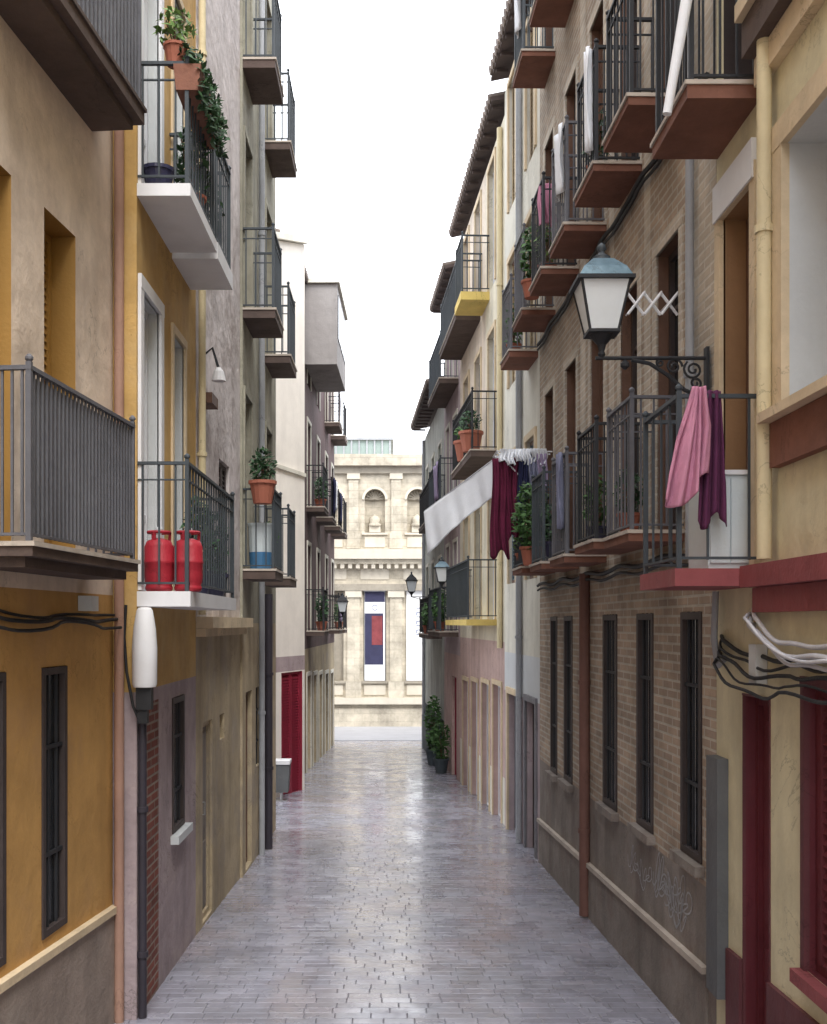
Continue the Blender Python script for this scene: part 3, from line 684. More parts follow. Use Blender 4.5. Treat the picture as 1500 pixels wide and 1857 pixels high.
# illegible spray tags scrawled over the sill line
def scrawl(F, y0, z0, w, h, loops, seed, wd=.011, mat='spray_paint'):
    r2 = random.Random(seed); m = MB(); pts = []; N = loops * 14
    for k in range(N + 1):
        q = k / N; a = q * loops * 2 * math.pi
        pts.append((y0 + w * q + .10 * w * math.cos(a * 1.0 + math.sin(q * 9)), z0 + h * (.5 + .42 * math.sin(a) * (.6 + .4 * math.sin(q * 13 + seed)) + .12 * math.sin(q * 5 + seed))))
    for j in range(N):
        (a, c), (b, d) = pts[j], pts[j + 1]; l = math.hypot(b - a, d - c) or 1e-4
        oy, oz = -(d - c) / l * wd, (b - a) / l * wd
        m.face([F.p(a - oy, .0035, c - oz), F.p(b - oy, .0035, d - oz), F.p(b + oy, .0035, d + oz), F.p(a + oy, .0035, c + oz)])
    m.build('spray_tag', mat, F.root)
scrawl(R2, 7.70, .38, .95, .46, 9, 3, .007)
scrawl(R2, 7.85, .46, .75, .34, 7, 8, .006)
scrawl(R2, 7.80, .36, .5, .30, 5, 5, .006)
scrawl(R2, 8.75, .42, .7, .30, 8, 9, .005)

R3 = Facade('pale_house', 'pale grey-cream house with deep tiled eaves next to the brick house', 1.96, 14.31, 1.83, 17.40, -1, 10.95)
R3.zones = [(0, 40, 1.55, 2.15, 1), (0, 40, -5, 1.55, 2)]
for zf in (3.2, 6.2, 8.9):
    for yy in (14.6, 16.2):
        R3.window(yy, yy + .7, zf, zf + 1.9, 'shutter', r=.10, frame='brown_wood', fill='blue_shutter' if zf < 6 else 'khaki_plaster', surround=('trim_cream', .09, .03))
R3.window(14.55, 15.35, gz(15) - .02, 1.53, 'plain', r=.15, frame='dark_wood', fill='dark_wood', name='door', surround=('grey_door', .08, .03))
R3.window(16.0, 17.0, gz(16.5) - .02, 1.53, 'plain', r=.15, frame='grey_door', fill='grey_door', name='door', surround=('trim_cream', .09, .03))
R3.wall(['pale_plaster', 'grey_white', 'mauve_plaster'])
R3.roof(.22, 11.2)
R3.balcony(14.42, 15.2, .38, 6.16, .08, 'terracotta_slab', edge='slab_edge', railh=.95, rail='rail_grey')
R3.pipe('downpipe', 15.7, .05, gz(15.7) + .02, 11, .045, 'pipe_grey', (2.4, 5, 8))

R4 = Facade('yellow_balcony_house', 'grey-cream house with long yellow balcony slabs over a pink ground floor', 1.83, 17.41, 1.53, 23.60, -1, 10.62)
R4.zones = [(0, 40, -5, 2.3, 1), (0, 40, -5, .15, 2), (19.6, 23.6, 4.9, 20, 3)]
for zf in (2.62, 5.45, 8.32):
    for yy in (18.4, 20.2, 22.0):
        R4.window(yy, yy + .8, zf + .01, zf + 2.1, 'door' if yy != 20.2 else 'shutter', r=.13, frame='white_wood', fill='dark_glass' if yy != 20.2 else 'blue_shutter', surround=('trim_cream', .09, .025))
for yy, ml in ((17.7, 'pink_plaster'), (19.1, 'brown_wood'), (20.6, 'pink_plaster'), (22.1, 'crimson_paint')):
    R4.window(yy, yy + .95, gz(yy) - .05, gz(yy) + 2.2, 'plain', r=.14, frame='white_wood', fill=ml, name='door', surround=('trim_cream', .08, .02))
R4.wall(['grey_cream_plaster', 'pink_plaster', 'pale_plaster', 'blush_plaster'])
R4.roof(.20, 10.9)
R4.balcony(18.1, 21.6, .52, 2.66, .10, 'yellow_slab', railh=.98, rail='iron_blue', step=.12)
R4.balcony(18.2, 21.2, .44, 5.45, .10, 'slab_brown', edge='slab_edge', railh=.98, rail='iron', step=.12)
R4.balcony(19.1, 20.1, .50, 8.34, .14, 'yellow_slab', railh=.98, rail='iron_blue', step=.12)
R4.balcony(20.3, 23.4, .46, 8.30, .12, 'slab_brown', edge='slab_edge', railh=.98, rail='iron_blue', step=.12)
R4.pipe('downpipe', 17.6, .05, 2.2, 10.5, .045, 'pipe_cream', (5, 8))

R5 = Facade('mauve_house', 'mauve house with railed balconies past the yellow balconies', 1.53, 23.61, 1.36, 27.0, -1, 10.0)
R5.zones = [(0, 40, -5, 1.9, 1)]
for zf in (2.4, 5.2, 7.9):
    for yy in (24.1, 25.7):
        R5.window(yy, yy + .75, zf + .01, zf + 2.0, 'door', r=.13, frame='white_wood', surround=('pale_plaster', .08, .02))
R5.window(24.3, 25.3, gz(25) - .05, 1.4, 'plain', r=.13, frame='crimson_paint', fill='crimson_paint', name='door')
R5.wall(['mauve_plaster', 'pink_plaster'])
R5.roof(.32, 10.25)
for zf in (2.4, 5.2, 7.9): R5.balcony(23.9, 26.7, .42, zf, .10, 'slab_brown', edge='slab_edge', railh=.98, rail='iron_blue', step=.12)

R6 = Facade('moss_grey_house', 'low moss-grey house with wide eaves and dark slate base facing the plaza', 1.36, 27.01, 1.10, 33.5, -1, 8.2)
R6.zones = [(0, 60, -5, .2, 1)]
for zf in (2.3, 5.2):
    for yy in (27.8, 29.9, 32.0):
        R6.window(yy, yy + .8, zf + .01, zf + 1.95, 'shutter', r=.12, frame='green_shutter', fill='green_shutter', surround=('pale_plaster', .08, .02))
R6.wall(['moss_plaster', 'slate_base'])
R6.band('slate_plinth', 27.02, 33.48, -.01, .10, -.4, 1.0, 'slate_base', True)
R6.roof(.40, 8.5)
for zf in (2.3, 5.2): R6.balcony(27.6, 30.9, .36, zf, .10, 'slab_brown', edge='slab_edge', railh=.95, rail='iron', step=.13)
R6.pipe('downpipe', 33.2, .06, gz(33), 8.1, .05, 'pipe_grey', (2, 5))

# ================================================================== THE PALACE CLOSING THE STREET
PY = 43.0
pal = thing('palace', 'pale carved stone palace front closing the far end of the street', 'building', (0, PY, gz(41)))
GZ = gz(41)
def pbox(name, x0, x1, y0, y1, z0, z1, mat, parent=None):
    m = MB(); m.box(x0, x1, y0, y1, z0, z1); return m.build(name, mat, parent or pal)
bays = [-.54 + 1.66 * k for k in range(-5, 6)]
X0, X1 = bays[0] - .83, bays[-1] + .83
pbox('back_wall', X0, X1, PY + .34, PY + 7, GZ - .5, 9.1, 'palace_stone')
mb = MB()                                            # the pierced front layer
lo, up = (.34, 3.86), (6.12, 7.42)
ys_ = sorted({GZ - .5, lo[0], lo[1], up[0], up[1] , 9.1})
for i, bx in enumerate(bays):
    xl, xr = bx - .83, bx + .83
    for (za, zb, w) in ((GZ - .5, lo[0], 0), (lo[0], lo[1], .44), (lo[1], up[0], 0), (up[0], up[1], .40), (up[1], 9.1, -1)):
        if w == 0: mb.face([(xl, PY, za), (xr, PY, za), (xr, PY, zb), (xl, PY, zb)], 0, True)
        elif w > 0:
            mb.face([(xl, PY, za), (bx - w, PY, za), (bx - w, PY, zb), (xl, PY, zb)], 0, True)
            mb.face([(bx + w, PY, za), (xr, PY, za), (xr, PY, zb), (bx + w, PY, zb)], 0, True)
            for xx in (bx - w, bx + w): mb.face([(xx, PY, za), (xx, PY + .34, za), (xx, PY + .34, zb), (xx, PY, zb)], 0, True)
            mb.face([(bx - w, PY, za), (bx + w, PY, za), (bx + w, PY + .34, za), (bx - w, PY + .34, za)], 0, True)
            if w == .44: mb.face([(bx - w, PY, zb), (bx + w, PY, zb), (bx + w, PY + .34, zb), (bx - w, PY + .34, zb)], 0, True)
        else:                                        # round arch over the upper niche
            r0 = .40; N = 12; arc = [(bx + r0 * math.cos(math.pi - math.pi * k / N), za + r0 * math.sin(math.pi * k / N)) for k in range(N + 1)]
            for k in range(N):
                (xa, z_a), (xb, z_b) = arc[k], arc[k + 1]
                mb.face([(xa, PY, z_a), (xb, PY, z_b), (xb, PY, za + .45), (xa, PY, za + .45)], 0, True)
                mb.face([(xa, PY, z_a), (xb, PY, z_b), (xb, PY + .34, z_b), (xa, PY + .34, z_a)], 0, True)
            mb.face([(xl, PY, za), (bx - r0, PY, za), (bx - r0, PY, za + .45), (xl, PY, za + .45)], 0, True)
            mb.face([(bx + r0, PY, za), (xr, PY, za), (xr, PY, za + .45), (bx + r0, PY, za + .45)], 0, True)
            mb.face([(xl, PY, za + .45), (bx - r0, PY, za + .45), (bx + r0, PY, za + .45), (xr, PY, za + .45), (xr, PY, zb), (xl, PY, zb)], 0, True)
mb.build('front_wall', 'palace_stone', pal)
for bx in bays:
    px = bx + .83
    pbox('pilaster', px - .24, px + .24, PY - .12, PY + .01, .34, 3.6, 'palace_stone'); pbox('pilaster_base', px - .30, px + .30, PY - .16, PY + .01, -.30, .337, 'palace_stone')
    pbox('capital', px - .32, px + .32, PY - .18, PY + .01, 3.603, 3.86, 'palace_light')
    pbox('pilaster', px - .19, px + .19, PY - .10, PY + .01, 6.12, 8.2, 'palace_stone'); pbox('pilaster_base', px - .26, px + .26, PY - .13, PY + .01, 5.50, 6.117, 'palace_stone')
    pbox('capital', px - .25, px + .25, PY - .15, PY + .01, 8.203, 8.42, 'palace_light')
    m = MB()                                         # archivolt ring
    for k in range(14):
        a0, a1 = math.pi * k / 14, math.pi * (k + 1) / 14
        q = []
        for a, r0 in ((a0, .41), (a1, .41), (a1, .50), (a0, .50)): q.append((bx + r0 * math.cos(a), 7.42 + r0 * math.sin(a)))
        m.hexa([(x, PY + .01, z) for x, z in q] + [(x, PY - .06, z) for x, z in q])
    m.build('archivolt', 'palace_light', pal)
    m = MB(); rays = 9                               # scallop shell filling the head of the niche
    for k in range(rays):
        a = math.pi * (k + .5) / rays
        m.tube([(bx + .04 * math.cos(a), PY + .20, 7.42 + .04 * math.sin(a)), (bx + .37 * math.cos(a), PY + .24, 7.42 + .37 * math.sin(a))], [.015, .055], 6)
    m.build('shell', 'palace_shade', pal)
    pbox('niche_bracket', bx - .22, bx + .22, PY + .10, PY + .335, 6.15, 6.4, 'palace_light')
    m = MB(); m.lathe((bx, PY + .24, 6.4), [(.26, 0), (.28, .06), (.20, .14), (.24, .24), (.16, .36), (.10, .40), (.02, .46)], 10); m.build('carved_relief', 'palace_stone', pal, smooth=True)
    pbox('niche_sill', bx - .50, bx + .50, PY - .09, PY + .02, 6.04, 6.117, 'palace_light')
    pbox('apron_panel', bx - .40, bx + .40, PY - .035, PY + .01, 5.56, 5.95, 'palace_light')
    pbox('window_sill', bx - .54, bx + .54, PY - .10, PY + .02, .25, .337, 'palace_shade')
    pbox('lower_panel', bx - .42, bx + .42, PY - .04, PY + .01, -.2, .18, 'palace_light')
    pbox('frieze_panel', bx - .55, bx + .55, PY - .03, PY + .01, 4.30, 4.72, 'palace_light')
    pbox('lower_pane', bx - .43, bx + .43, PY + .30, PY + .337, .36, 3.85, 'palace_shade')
m = MB(); z = 4.85
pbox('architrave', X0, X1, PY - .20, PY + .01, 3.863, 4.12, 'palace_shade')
pbox('cornice', X0, X1, PY - .34, PY + .01, 4.90, 5.08, 'palace_stone'); pbox('cornice', X0, X1, PY - .48, PY + .01, 5.083, 5.46, 'palace_light')
pbox('ledge', X0, X1, PY - .26, PY + .01, -.55, -.303, 'palace_light'); pbox('base_course', X0, X1, PY - .12, PY + .01, GZ - .4, -.72, 'palace_stone')
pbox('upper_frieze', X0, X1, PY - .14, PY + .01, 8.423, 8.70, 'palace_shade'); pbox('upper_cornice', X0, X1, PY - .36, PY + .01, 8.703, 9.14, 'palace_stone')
m = MB()
for k in range(int((X1 - X0) / .30)): m.box(X0 + .30 * k, X0 + .30 * k + .15, PY - .30, PY - .19, 4.72, 4.897)
m.build('dentils', 'palace_light', pal, kind='stuff')
sk = pbox('roof_skylight', -4.6, .1, PY + 1.5, PY + 5.5, 9.1, 9.98, 'roof_glass')
m = MB()
for k in range(16): m.box(-4.6 + .31 * k - .03, -4.6 + .31 * k + .03, PY + 1.44, PY + 1.5, 9.1, 9.98)
m.build('skylight_ribs', 'pipe_grey', sk, kind='stuff')
pbox('skylight_cap', -4.7, .2, PY + 1.4, PY + 5.6, 9.983, 10.08, 'pipe_grey', sk)

# banners hanging in two of the lower bays
def banner(name, label, bx, z0, z1, w, bands):
    t = thing(name, label, 'banner', (bx, PY - .02, z0), None)
    m = MB(); m.box(bx - w, bx + w, PY - .06, PY - .045, z0, z1); cl = m.build('cloth', 'banner_white', t)
    m = MB(); m.tube([(bx - w - .05, PY - .05, z1 + .02), (bx + w + .05, PY - .05, z1 + .02)], .025, 8); m.build('top_pole', 'steel', t)
    return t
b1 = banner('hanging_banner', 'dark navy and red exhibition banner with white foot on the palace', bays[5], .36, 3.84, .40, None)
def bpan(t, name, x0, x1, z0, z1, mat, e=.004): 
    m = MB(); m.box(x0, x1, PY - .06 - e, PY - .0602, z0, z1); return m.build(name, mat, t)
bx = bays[5]
bpan(b1, 'printed_panel', bx - .39, bx + .39, 3.42, 3.83, 'banner_dark'); bpan(b1, 'printed_panel', bx - .39, bx + .33, .98, 2.98, 'banner_dark')
bpan(b1, 'printed_panel', bx - .12, bx + .30, 1.75, 2.88, 'banner_red', .008)
m = MB()
for k in range(14):
    a = math.pi * 2 * k / 14
    if 0.2 < (k % 7) : m.hexa([(bx + .10 * math.cos(a) + dx, PY - .066 + dy, 3.2 + .10 * math.sin(a) + dz) for dz in (-.02, .02) for dx, dy in ((-.02, 0), (.02, 0), (.02, .004), (-.02, .004))])
m.build('emblem', 'banner_ink', b1)
bx = bays[6]
b2 = banner('hanging_banner', 'white banner with a column of small grey lettering on the palace', bx, .36, 3.84, .43, None)
m = MB(); z = 3.2; r3 = random.Random(5)
for k in range(7):                                   # lettering turned on its side, too small to read
    m.box(bx - .05, bx + .30, PY - .064, PY - .0602, z - .04, z)
    if k % 2: m.box(bx - .05, bx, PY - .064, PY - .0602, z - .14, z - .04)
    else: m.box(bx + .25, bx + .30, PY - .064, PY - .0602, z - .14, z - .04)
    z -= .17
m.build('lettering', 'banner_ink', b2, kind='stuff')
m = MB()
for k in range(8): m.box(bx - .26, bx - .26 + r3.uniform(.1, .4), PY - .064, PY - .0602, 1.85 - k * .09, 1.885 - k * .09)
m.build('lettering', 'banner_tint', b2, kind='stuff')
bpan(b2, 'printed_panel', bx - .22, bx + .32, .5, 1.05, 'banner_tint')

# ================================================================== OBJECTS
# --- wall lantern on its scroll bracket
def lantern(name, label, c, s, wallx, group=None, color='lantern_roof', full=True):
    """c: centre of the lantern's rim; s: half width of the rim; wallx: x of the wall plate"""
    cx, cy, cz = c; t = thing(name, label, 'street lamp', (wallx, cy, cz - 2.6 * s), group)
    m = MB()
    def frus(r0, z0, r1, z1, mi=0):
        m.hexa([(cx - r0, cy - r0, cz + z0), (cx + r0, cy - r0, cz + z0), (cx + r0, cy + r0, cz + z0), (cx - r0, cy + r0, cz + z0),
                (cx - r1, cy - r1, cz + z1), (cx + r1, cy - r1, cz + z1), (cx + r1, cy + r1, cz + z1), (cx - r1, cy + r1, cz + z1)])
    frus(.93 * s, .06 * s, .74 * s, .42 * s); frus(.74 * s, .42 * s, .36 * s, .80 * s)
    roof = m.build('lantern_roof', color, t)
    m = MB(); m.lathe((cx, cy, cz + .8 * s), [(.36 * s, 0), (.30 * s, .10 * s), (.32 * s, .14 * s), (.12 * s, .26 * s), (.10 * s, .34 * s), (.17 * s, .44 * s), (.14 * s, .56 * s), (.02 * s, .66 * s)], 12)
    m.build('finial', 'iron_blue', roof, smooth=True)
    m = MB(); frus(1.0 * s, -.07 * s, 1.0 * s, .06 * s); m.build('rim', 'iron', t)
    rt, rb, zb = .84 * s, .50 * s, -1.72 * s
    for sx in (-1, 1):
        for sy in (-1, 1):
            m = MB(); m.tube([(cx + sx * rt, cy + sy * rt, cz - .07 * s), (cx + sx * rb, cy + sy * rb, cz + zb)], .05 * s, 6); m.build('corner_bar', 'iron', t)
    for k in range(4):
        m = MB(); a = k * math.pi / 2; ca, sa = round(math.cos(a)), round(math.sin(a))
        rot = lambda x, y: (cx + x * ca - y * sa, cy + x * sa + y * ca)
        e = .025 * s
        m.hexa([(*rot(-rb + .03 * s, -rb), cz + zb), (*rot(rb - .03 * s, -rb), cz + zb), (*rot(rb - .03 * s, -rb + e), cz + zb), (*rot(-rb + .03 * s, -rb + e), cz + zb),
                (*rot(-rt + .03 * s, -rt), cz - .07 * s), (*rot(rt - .03 * s, -rt), cz - .07 * s), (*rot(rt - .03 * s, -rt + e), cz - .07 * s), (*rot(-rt + .03 * s, -rt + e), cz - .07 * s)])
        m.build('glass_pane', 'frosted_glass', t)
    m = MB(); frus(.56 * s, zb - .10 * s, .56 * s, zb); 
    m.lathe((cx, cy, cz + zb - .9 * s), [(.08 * s, 0), (.14 * s, .1 * s), (.10 * s, .22 * s), (.16 * s, .45 * s), (.34 * s, .66 * s), (.46 * s, .82 * s)], 10)
    m.build('lamp_base', 'iron', t)
    if not full: 
        m = MB(); zz = cz + zb - .85 * s; m.tube([(cx, cy, zz), (wallx, cy, zz)], .07 * s, 6); m.tube([(cx, cy, zz), ((cx + wallx) / 2, cy, zz - .5 * s), (wallx, cy, zz - 1.2 * s)], .05 * s, 6); m.build('bracket', 'iron', t)
        return t
    zz = cz + zb - .92 * s; d = wallx - cx; sg = 1 if d > 0 else -1
    m = MB(); m.tube([(cx - sg * .04, cy, zz), (wallx, cy, zz)], .013, 8); m.build('bracket_arm', 'iron', t)
    m = MB(); m.tube([(cx + d * .28, cy, zz - .01), (cx + d * .45, cy, zz - .035), (cx + d * .62, cy, zz - .11), (cx + d * .78, cy, zz - .21), (wallx, cy, zz - .27)], .014, 8); m.build('bracket_brace', 'iron', t)
    m = MB()
    for (fx, fz, rr, turns, ph) in ((.68, -.055, .055, 1.6, 0), (.86, -.075, .065, 1.7, 2.2), (.88, -.165, .045, 1.5, 4), (.55, -.03, .03, 1.4, 1)):
        pts = []
        for k in range(26):
            q = k / 25; a = ph + q * turns * 2 * math.pi; r_ = rr * (1 - .8 * q)
            pts.append((cx + d * fx + r_ * math.cos(a), cy, zz + fz + r_ * math.sin(a)))
        m.tube(pts, .008, 6)
    m.build('scrollwork', 'iron', t)
    m = MB(); m.lathe((cx + d * .22, cy, zz - .075), [(.008, 0), (.03, .02), (.03, .04), (.008, .065)], 10); m.build('drop_knob', 'iron', t)
    m = MB(); m.box(min(wallx, wallx - sg * .02), max(wallx, wallx - sg * .02), cy - .035, cy + .035, zz - .33, zz + .07); m.build('wall_plate', 'iron', t)
    return t
lantern('street_lantern', 'large blue-topped wall lantern with white panes on a scrolled iron bracket', (1.40, 7.25, 4.83), .185, 2.10)
lantern('street_lantern', 'small white-paned lantern beneath the yellow balcony house', (1.08, 22.4, 3.72), .16, R4.x(22.4) - .01, None, 'lantern_roof', False)
lantern('street_lantern', 'small dark lantern jutting from the brown house', (-1.24, 29.6, 3.18), .16, L5.x(29.6) + .01, None, 'iron', False)
lantern('street_lantern', 'small dark lantern jutting from the moss-grey house', (.62, 30.0, 3.75), .17, R6.x(30.0) - .01, None, 'iron', False)

# --- plants
def leaves(m, c, rad, n, size, rr, droop=0.0):
    for _ in range(n):
        while True:
            p = Vector((rr.uniform(-1, 1), rr.uniform(-1, 1), rr.uniform(-1, 1)))
            if p.length < 1: break
        q = Vector((c[0] + p.x * rad[0], c[1] + p.y * rad[1], c[2] + p.z * rad[2] - droop * (p.x * p.x + p.y * p.y)))
        a = Vector((rr.gauss(0, 1), rr.gauss(0, 1), rr.gauss(0, .6))).normalized(); b = a.orthogonal().normalized()
        s1 = size * rr.uniform(.6, 1.3); s2 = s1 * .45
        m.face([q - a * s1, q + b * s2 + Vector((0, 0, .15 * s1)), q + a * s1, q - b * s2 + Vector((0, 0, .15 * s1))])
def plant(label, base, potr, poth, crown, n, size, pot='terracotta', leafm='leaf', seed=1, name='potted_plant', group=None):
    rr = random.Random(seed); t = thing(name, label, 'plant', base, group)
    m = MB(); m.lathe(base, [(potr * .68, 0), (potr * .95, poth * .85), (potr * 1.06, poth * .86), (potr * 1.06, poth), (potr * .9, poth), (potr * .86, poth * .9)], 14); m.build('pot', pot, t)
    m = MB(); c = (base[0], base[1], base[2] + poth + crown[2] * .8); leaves(m, c, crown, n, size, rr); m.build('foliage', leafm, t, kind='stuff')
    m = MB()
    for k in range(5): m.tube([(base[0], base[1], base[2] + poth * .85), (base[0] + rr.uniform(-.5, .5) * crown[0], base[1] + rr.uniform(-.5, .5) * crown[1], base[2] + poth + crown[2] * rr.uniform(.6, 1.4))], .006, 5)
    m.build('stem', 'brown_wood', t)
    return t
def trough(label, y0, y1, F, n, z, h, w, box, leafm, seed, cnt=160, rad=(.10, .14), size=.045, trail=0.0):
    rr = random.Random(seed); a, b = F.p(y0, n, z), F.p(y1, n, z)
    t = thing('planter_box', label, 'planter', F.p((y0 + y1) / 2, n, z))
    m = MB(); q = []
    P = F.p
    m.hexa([P(y0, n - w * .4, z), P(y1, n - w * .4, z), P(y1, n + w * .4, z), P(y0, n + w * .4, z), P(y0, n - w * .5, z + h), P(y1, n - w * .5, z + h), P(y1, n + w * .5, z + h), P(y0, n + w * .5, z + h)])
    m.build('box', box, t)
    m = MB()
    for k in range(5):
        yc = y0 + (y1 - y0) * (k + .5) / 5; leaves(m, P(yc, n, z + h + rad[1] * .55), (rad[0], (y1 - y0) / 7, rad[1] * rr.uniform(.6, 1.2)), cnt // 5, size, rr)
        if trail: leaves(m, P(yc, n + w * .55, z + h - trail * .5), (.05, (y1 - y0) / 8, trail * rr.uniform(.5, 1.0)), cnt // 5, size, rr)
    m.build('foliage', leafm, t, kind='stuff')
    return t
# on the ochre house
trough('long brown planter with trailing greenery hung on the topmost white balcony rail', 7.98, 8.98, L2, .36, 6.46, .19, .20, 'terracotta_slab', 'leaf_dark', 3, 420, (.10, .12), .04, .28)
plant('leafy green plant in terracotta pot at the near corner of the topmost white balcony', (-1.56, 8.06, 6.67), .085, .15, (.14, .12, .15), 130, .04, 'terracotta', 'leaf_light', 11)
m = MB(); c = (-1.70, 8.14, 5.785); t = thing('flower_pot', 'dark navy tapered pot standing on the upper white balcony', 'plant pot', c)
m.lathe(c, [(.085, 0), (.115, .14), (.125, .14), (.125, .165), (.108, .165), (.10, .13)], 16); m.build('pot', 'navy_plastic', t, smooth=False)
plant('dense dark shrub behind the bars of the upper white balcony', (-1.56, 8.75, 5.80), .11, .18, (.14, .26, .30), 260, .045, 'terracotta', 'leaf_dark', 12)
plant('bluish trailing plant on the second white slab of the upper balcony', (-1.58, 9.65, 5.82), .11, .18, (.12, .26, .28), 220, .04, 'navy_plastic', 'leaf_dark', 13)
plant('dark leafy plant behind the lower white balcony rail', (-1.60, 9.3, 2.84), .12, .2, (.13, .24, .36), 260, .045, 'navy_plastic', 'leaf_dark', 14)
plant('dark bush at the far end of the lower white balcony', (-1.58, 9.98, 2.84), .13, .2, (.13, .22, .32), 240, .045, 'navy_plastic', 'leaf_dark', 15)
plant('geranium in a big terracotta pot on the grey-green house rail', (-1.50, 13.12, 4.02), .16, .27, (.16, .14, .22), 220, .045, 'terracotta', 'leaf_dark', 16)
plant('green plant on the low balcony of the grey-green house', (-1.50, 13.85, 3.25), .10, .18, (.12, .20, .25), 200, .04, 'terracotta', 'leaf', 17)
# gas cylinders
def cylinder(label, c):
    t = thing('gas_cylinder', label, 'gas bottle', c, 'red gas bottles')
    m = MB(); m.lathe(c, [(.088, 0), (.10, .012), (.10, .035), (.094, .045), (.104, .065), (.108, .12), (.108, .20), (.111, .205), (.111, .225), (.108, .23), (.106, .33), (.088, .372), (.035, .392)], 24); m.build('body', 'gas_red', t, smooth=True)
    m = MB()
    for k in range(3):
        a0 = 2 * math.pi * k / 3 + .3; m.tube([(c[0] + .075 * math.cos(a0), c[1] + .075 * math.sin(a0), c[2] + .365), (c[0] + .08 * math.cos(a0), c[1] + .08 * math.sin(a0), c[2] + .435)], .012, 6)
    ring = [(c[0] + .08 * math.cos(2 * math.pi * k / 16), c[1] + .08 * math.sin(2 * math.pi * k / 16), c[2] + .435) for k in range(17)]
    m.tube(ring, .012, 6); m.build('collar', 'gas_red', t)
    m = MB(); m.lathe((c[0], c[1], c[2] + .39), [(.02, 0), (.02, .05), (.03, .05), (.03, .075), (.012, .085)], 10); m.build('valve', 'grey_white', t)
cylinder('red gas bottle beside the ochre house wall on the lower white balcony', (-1.695, 8.14, 2.833))
cylinder('red gas bottle by the rail corner on the lower white balcony', (-1.482, 8.15, 2.833))
# pale tapered hood and its control box over the drainpipe
t = thing('wall_lamp', 'white tapered wall lamp cover hanging under the lower white balcony', 'wall lamp', (-1.755, 7.93, 2.05))
m = MB(); m.lathe((-1.755, 7.93, 2.14), [(.080, 0), (.088, .02), (.090, .28), (.080, .42), (.058, .55), (.045, .57), (.02, .575)], 20); m.build('cover', 'white_paint', t, smooth=True)
m = MB(); m.box(-1.81, -1.70, 7.885, 7.97, 1.98, 2.137); m.box(-1.80, -1.73, 7.9, 7.96, 1.88, 1.98); m.build('junction_box', 'cable_black', t)
m = MB(); m.tube([(-1.89, 7.93, 2.73), (-1.90, 7.92, 2.5), (-1.88, 7.91, 2.25), (-1.83, 7.90, 2.0), (-1.79, 7.92, 1.9)], .012, 6); tag(m.build('power_cable', 'cable_black', smooth=True), 'black cable looping down beside the white lamp cover', 'cable')
# cables under the beige house balcony
m = MB(); pts = [L1.p(5.6 + k * .12, .05 + .03 * math.sin(k), 2.62 + .012 * math.sin(k * .7)) for k in range(20)]
m.tube(pts, .013, 6); m.tube([(p[0] - .02, p[1], p[2] + .03 + .015 * math.sin(i * .5)) for i, p in enumerate(pts)], .010, 6); m.tube([(p[0] + .03, p[1], p[2] - .04 - .02 * math.sin(i * .4)) for i, p in enumerate(pts)], .011, 6)
tag(m.build('cable_bundle', 'cable_black', smooth=True), 'black cable bundle sagging below the grey-railed balcony', 'cable')
m = MB(); m.box(L1.x(7.2) + .01, L1.x(7.2) + .10, 7.25, 7.42, 2.68, 2.78); tag(m.build('cable_box', 'grey_white'), 'small pale junction box under the grey-railed balcony', 'junction box')
# dark lamp arm on the rough wall
t = thing('wall_spotlight', 'small dark spotlight with arm on the rough whitish wall', 'wall lamp', L2b.p(10.62, .0, 5.05))
m = MB(); m.tube([L2b.p(10.62, 0, 5.15), L2b.p(10.62, .12, 5.25), L2b.p(10.62, .18, 5.05)], .014, 6); m.build('arm', 'iron', t)
m = MB(); m.lathe((L2b.p(10.62, .18, 4.93)), [(.07, 0), (.05, .09), (.02, .13)], 12); m.build('lamp_head', 'white_paint', t)
m = MB(); L2b.fbox(m, 10.6, 10.95, .002, .12, 4.72, 4.82); tag(m.build('wall_shelf', 'brown_wood'), 'short dark brown box on the rough whitish wall', 'box')
# tub on the grey-green balcony
t = thing('plastic_tub', 'pale plastic tub with blue base on the grey-green house balcony', 'tub', (-1.56, 13.45, 3.26))
m = MB(); m.lathe((-1.56, 13.45, 3.26), [(.13, 0), (.145, .2), (.14, .2)], 14); m.build('base', 'blue_plastic', t)
m = MB(); m.lathe((-1.56, 13.45, 3.461), [(.14, 0), (.155, .32), (.165, .32), (.165, .35), (.14, .35)], 14); m.build('upper_tub', 'pale_plastic', t)
# litter bin by the ivory house
t = thing('litter_bin', 'dark slate litter bin with white lid standing by the ivory house', 'bin', (-2.02, 20.6, gz(20.6)))
bz = gz(20.6)
m = MB(); m.hexa([(-2.13, 20.42, bz + .18), (-1.87, 20.42, bz + .18), (-1.87, 20.75, bz + .18), (-2.13, 20.75, bz + .18), (-2.15, 20.4, bz + .70), (-1.84, 20.4, bz + .70), (-1.84, 20.77, bz + .70), (-2.15, 20.77, bz + .70)]); m.build('body', 'slate_panel', t)
m = MB(); m.box(-2.16, -1.83, 20.38, 20.79, bz + .703, bz + .77); m.build('lid', 'white_paint', t)
m = MB(); m.tube([(-2.0, 20.58, bz), (-2.0, 20.58, bz + .178)], .03, 8); m.box(-2.1, -1.9, 20.48, 20.68, bz + .012, bz + .03); m.build('stand', 'steel', t)

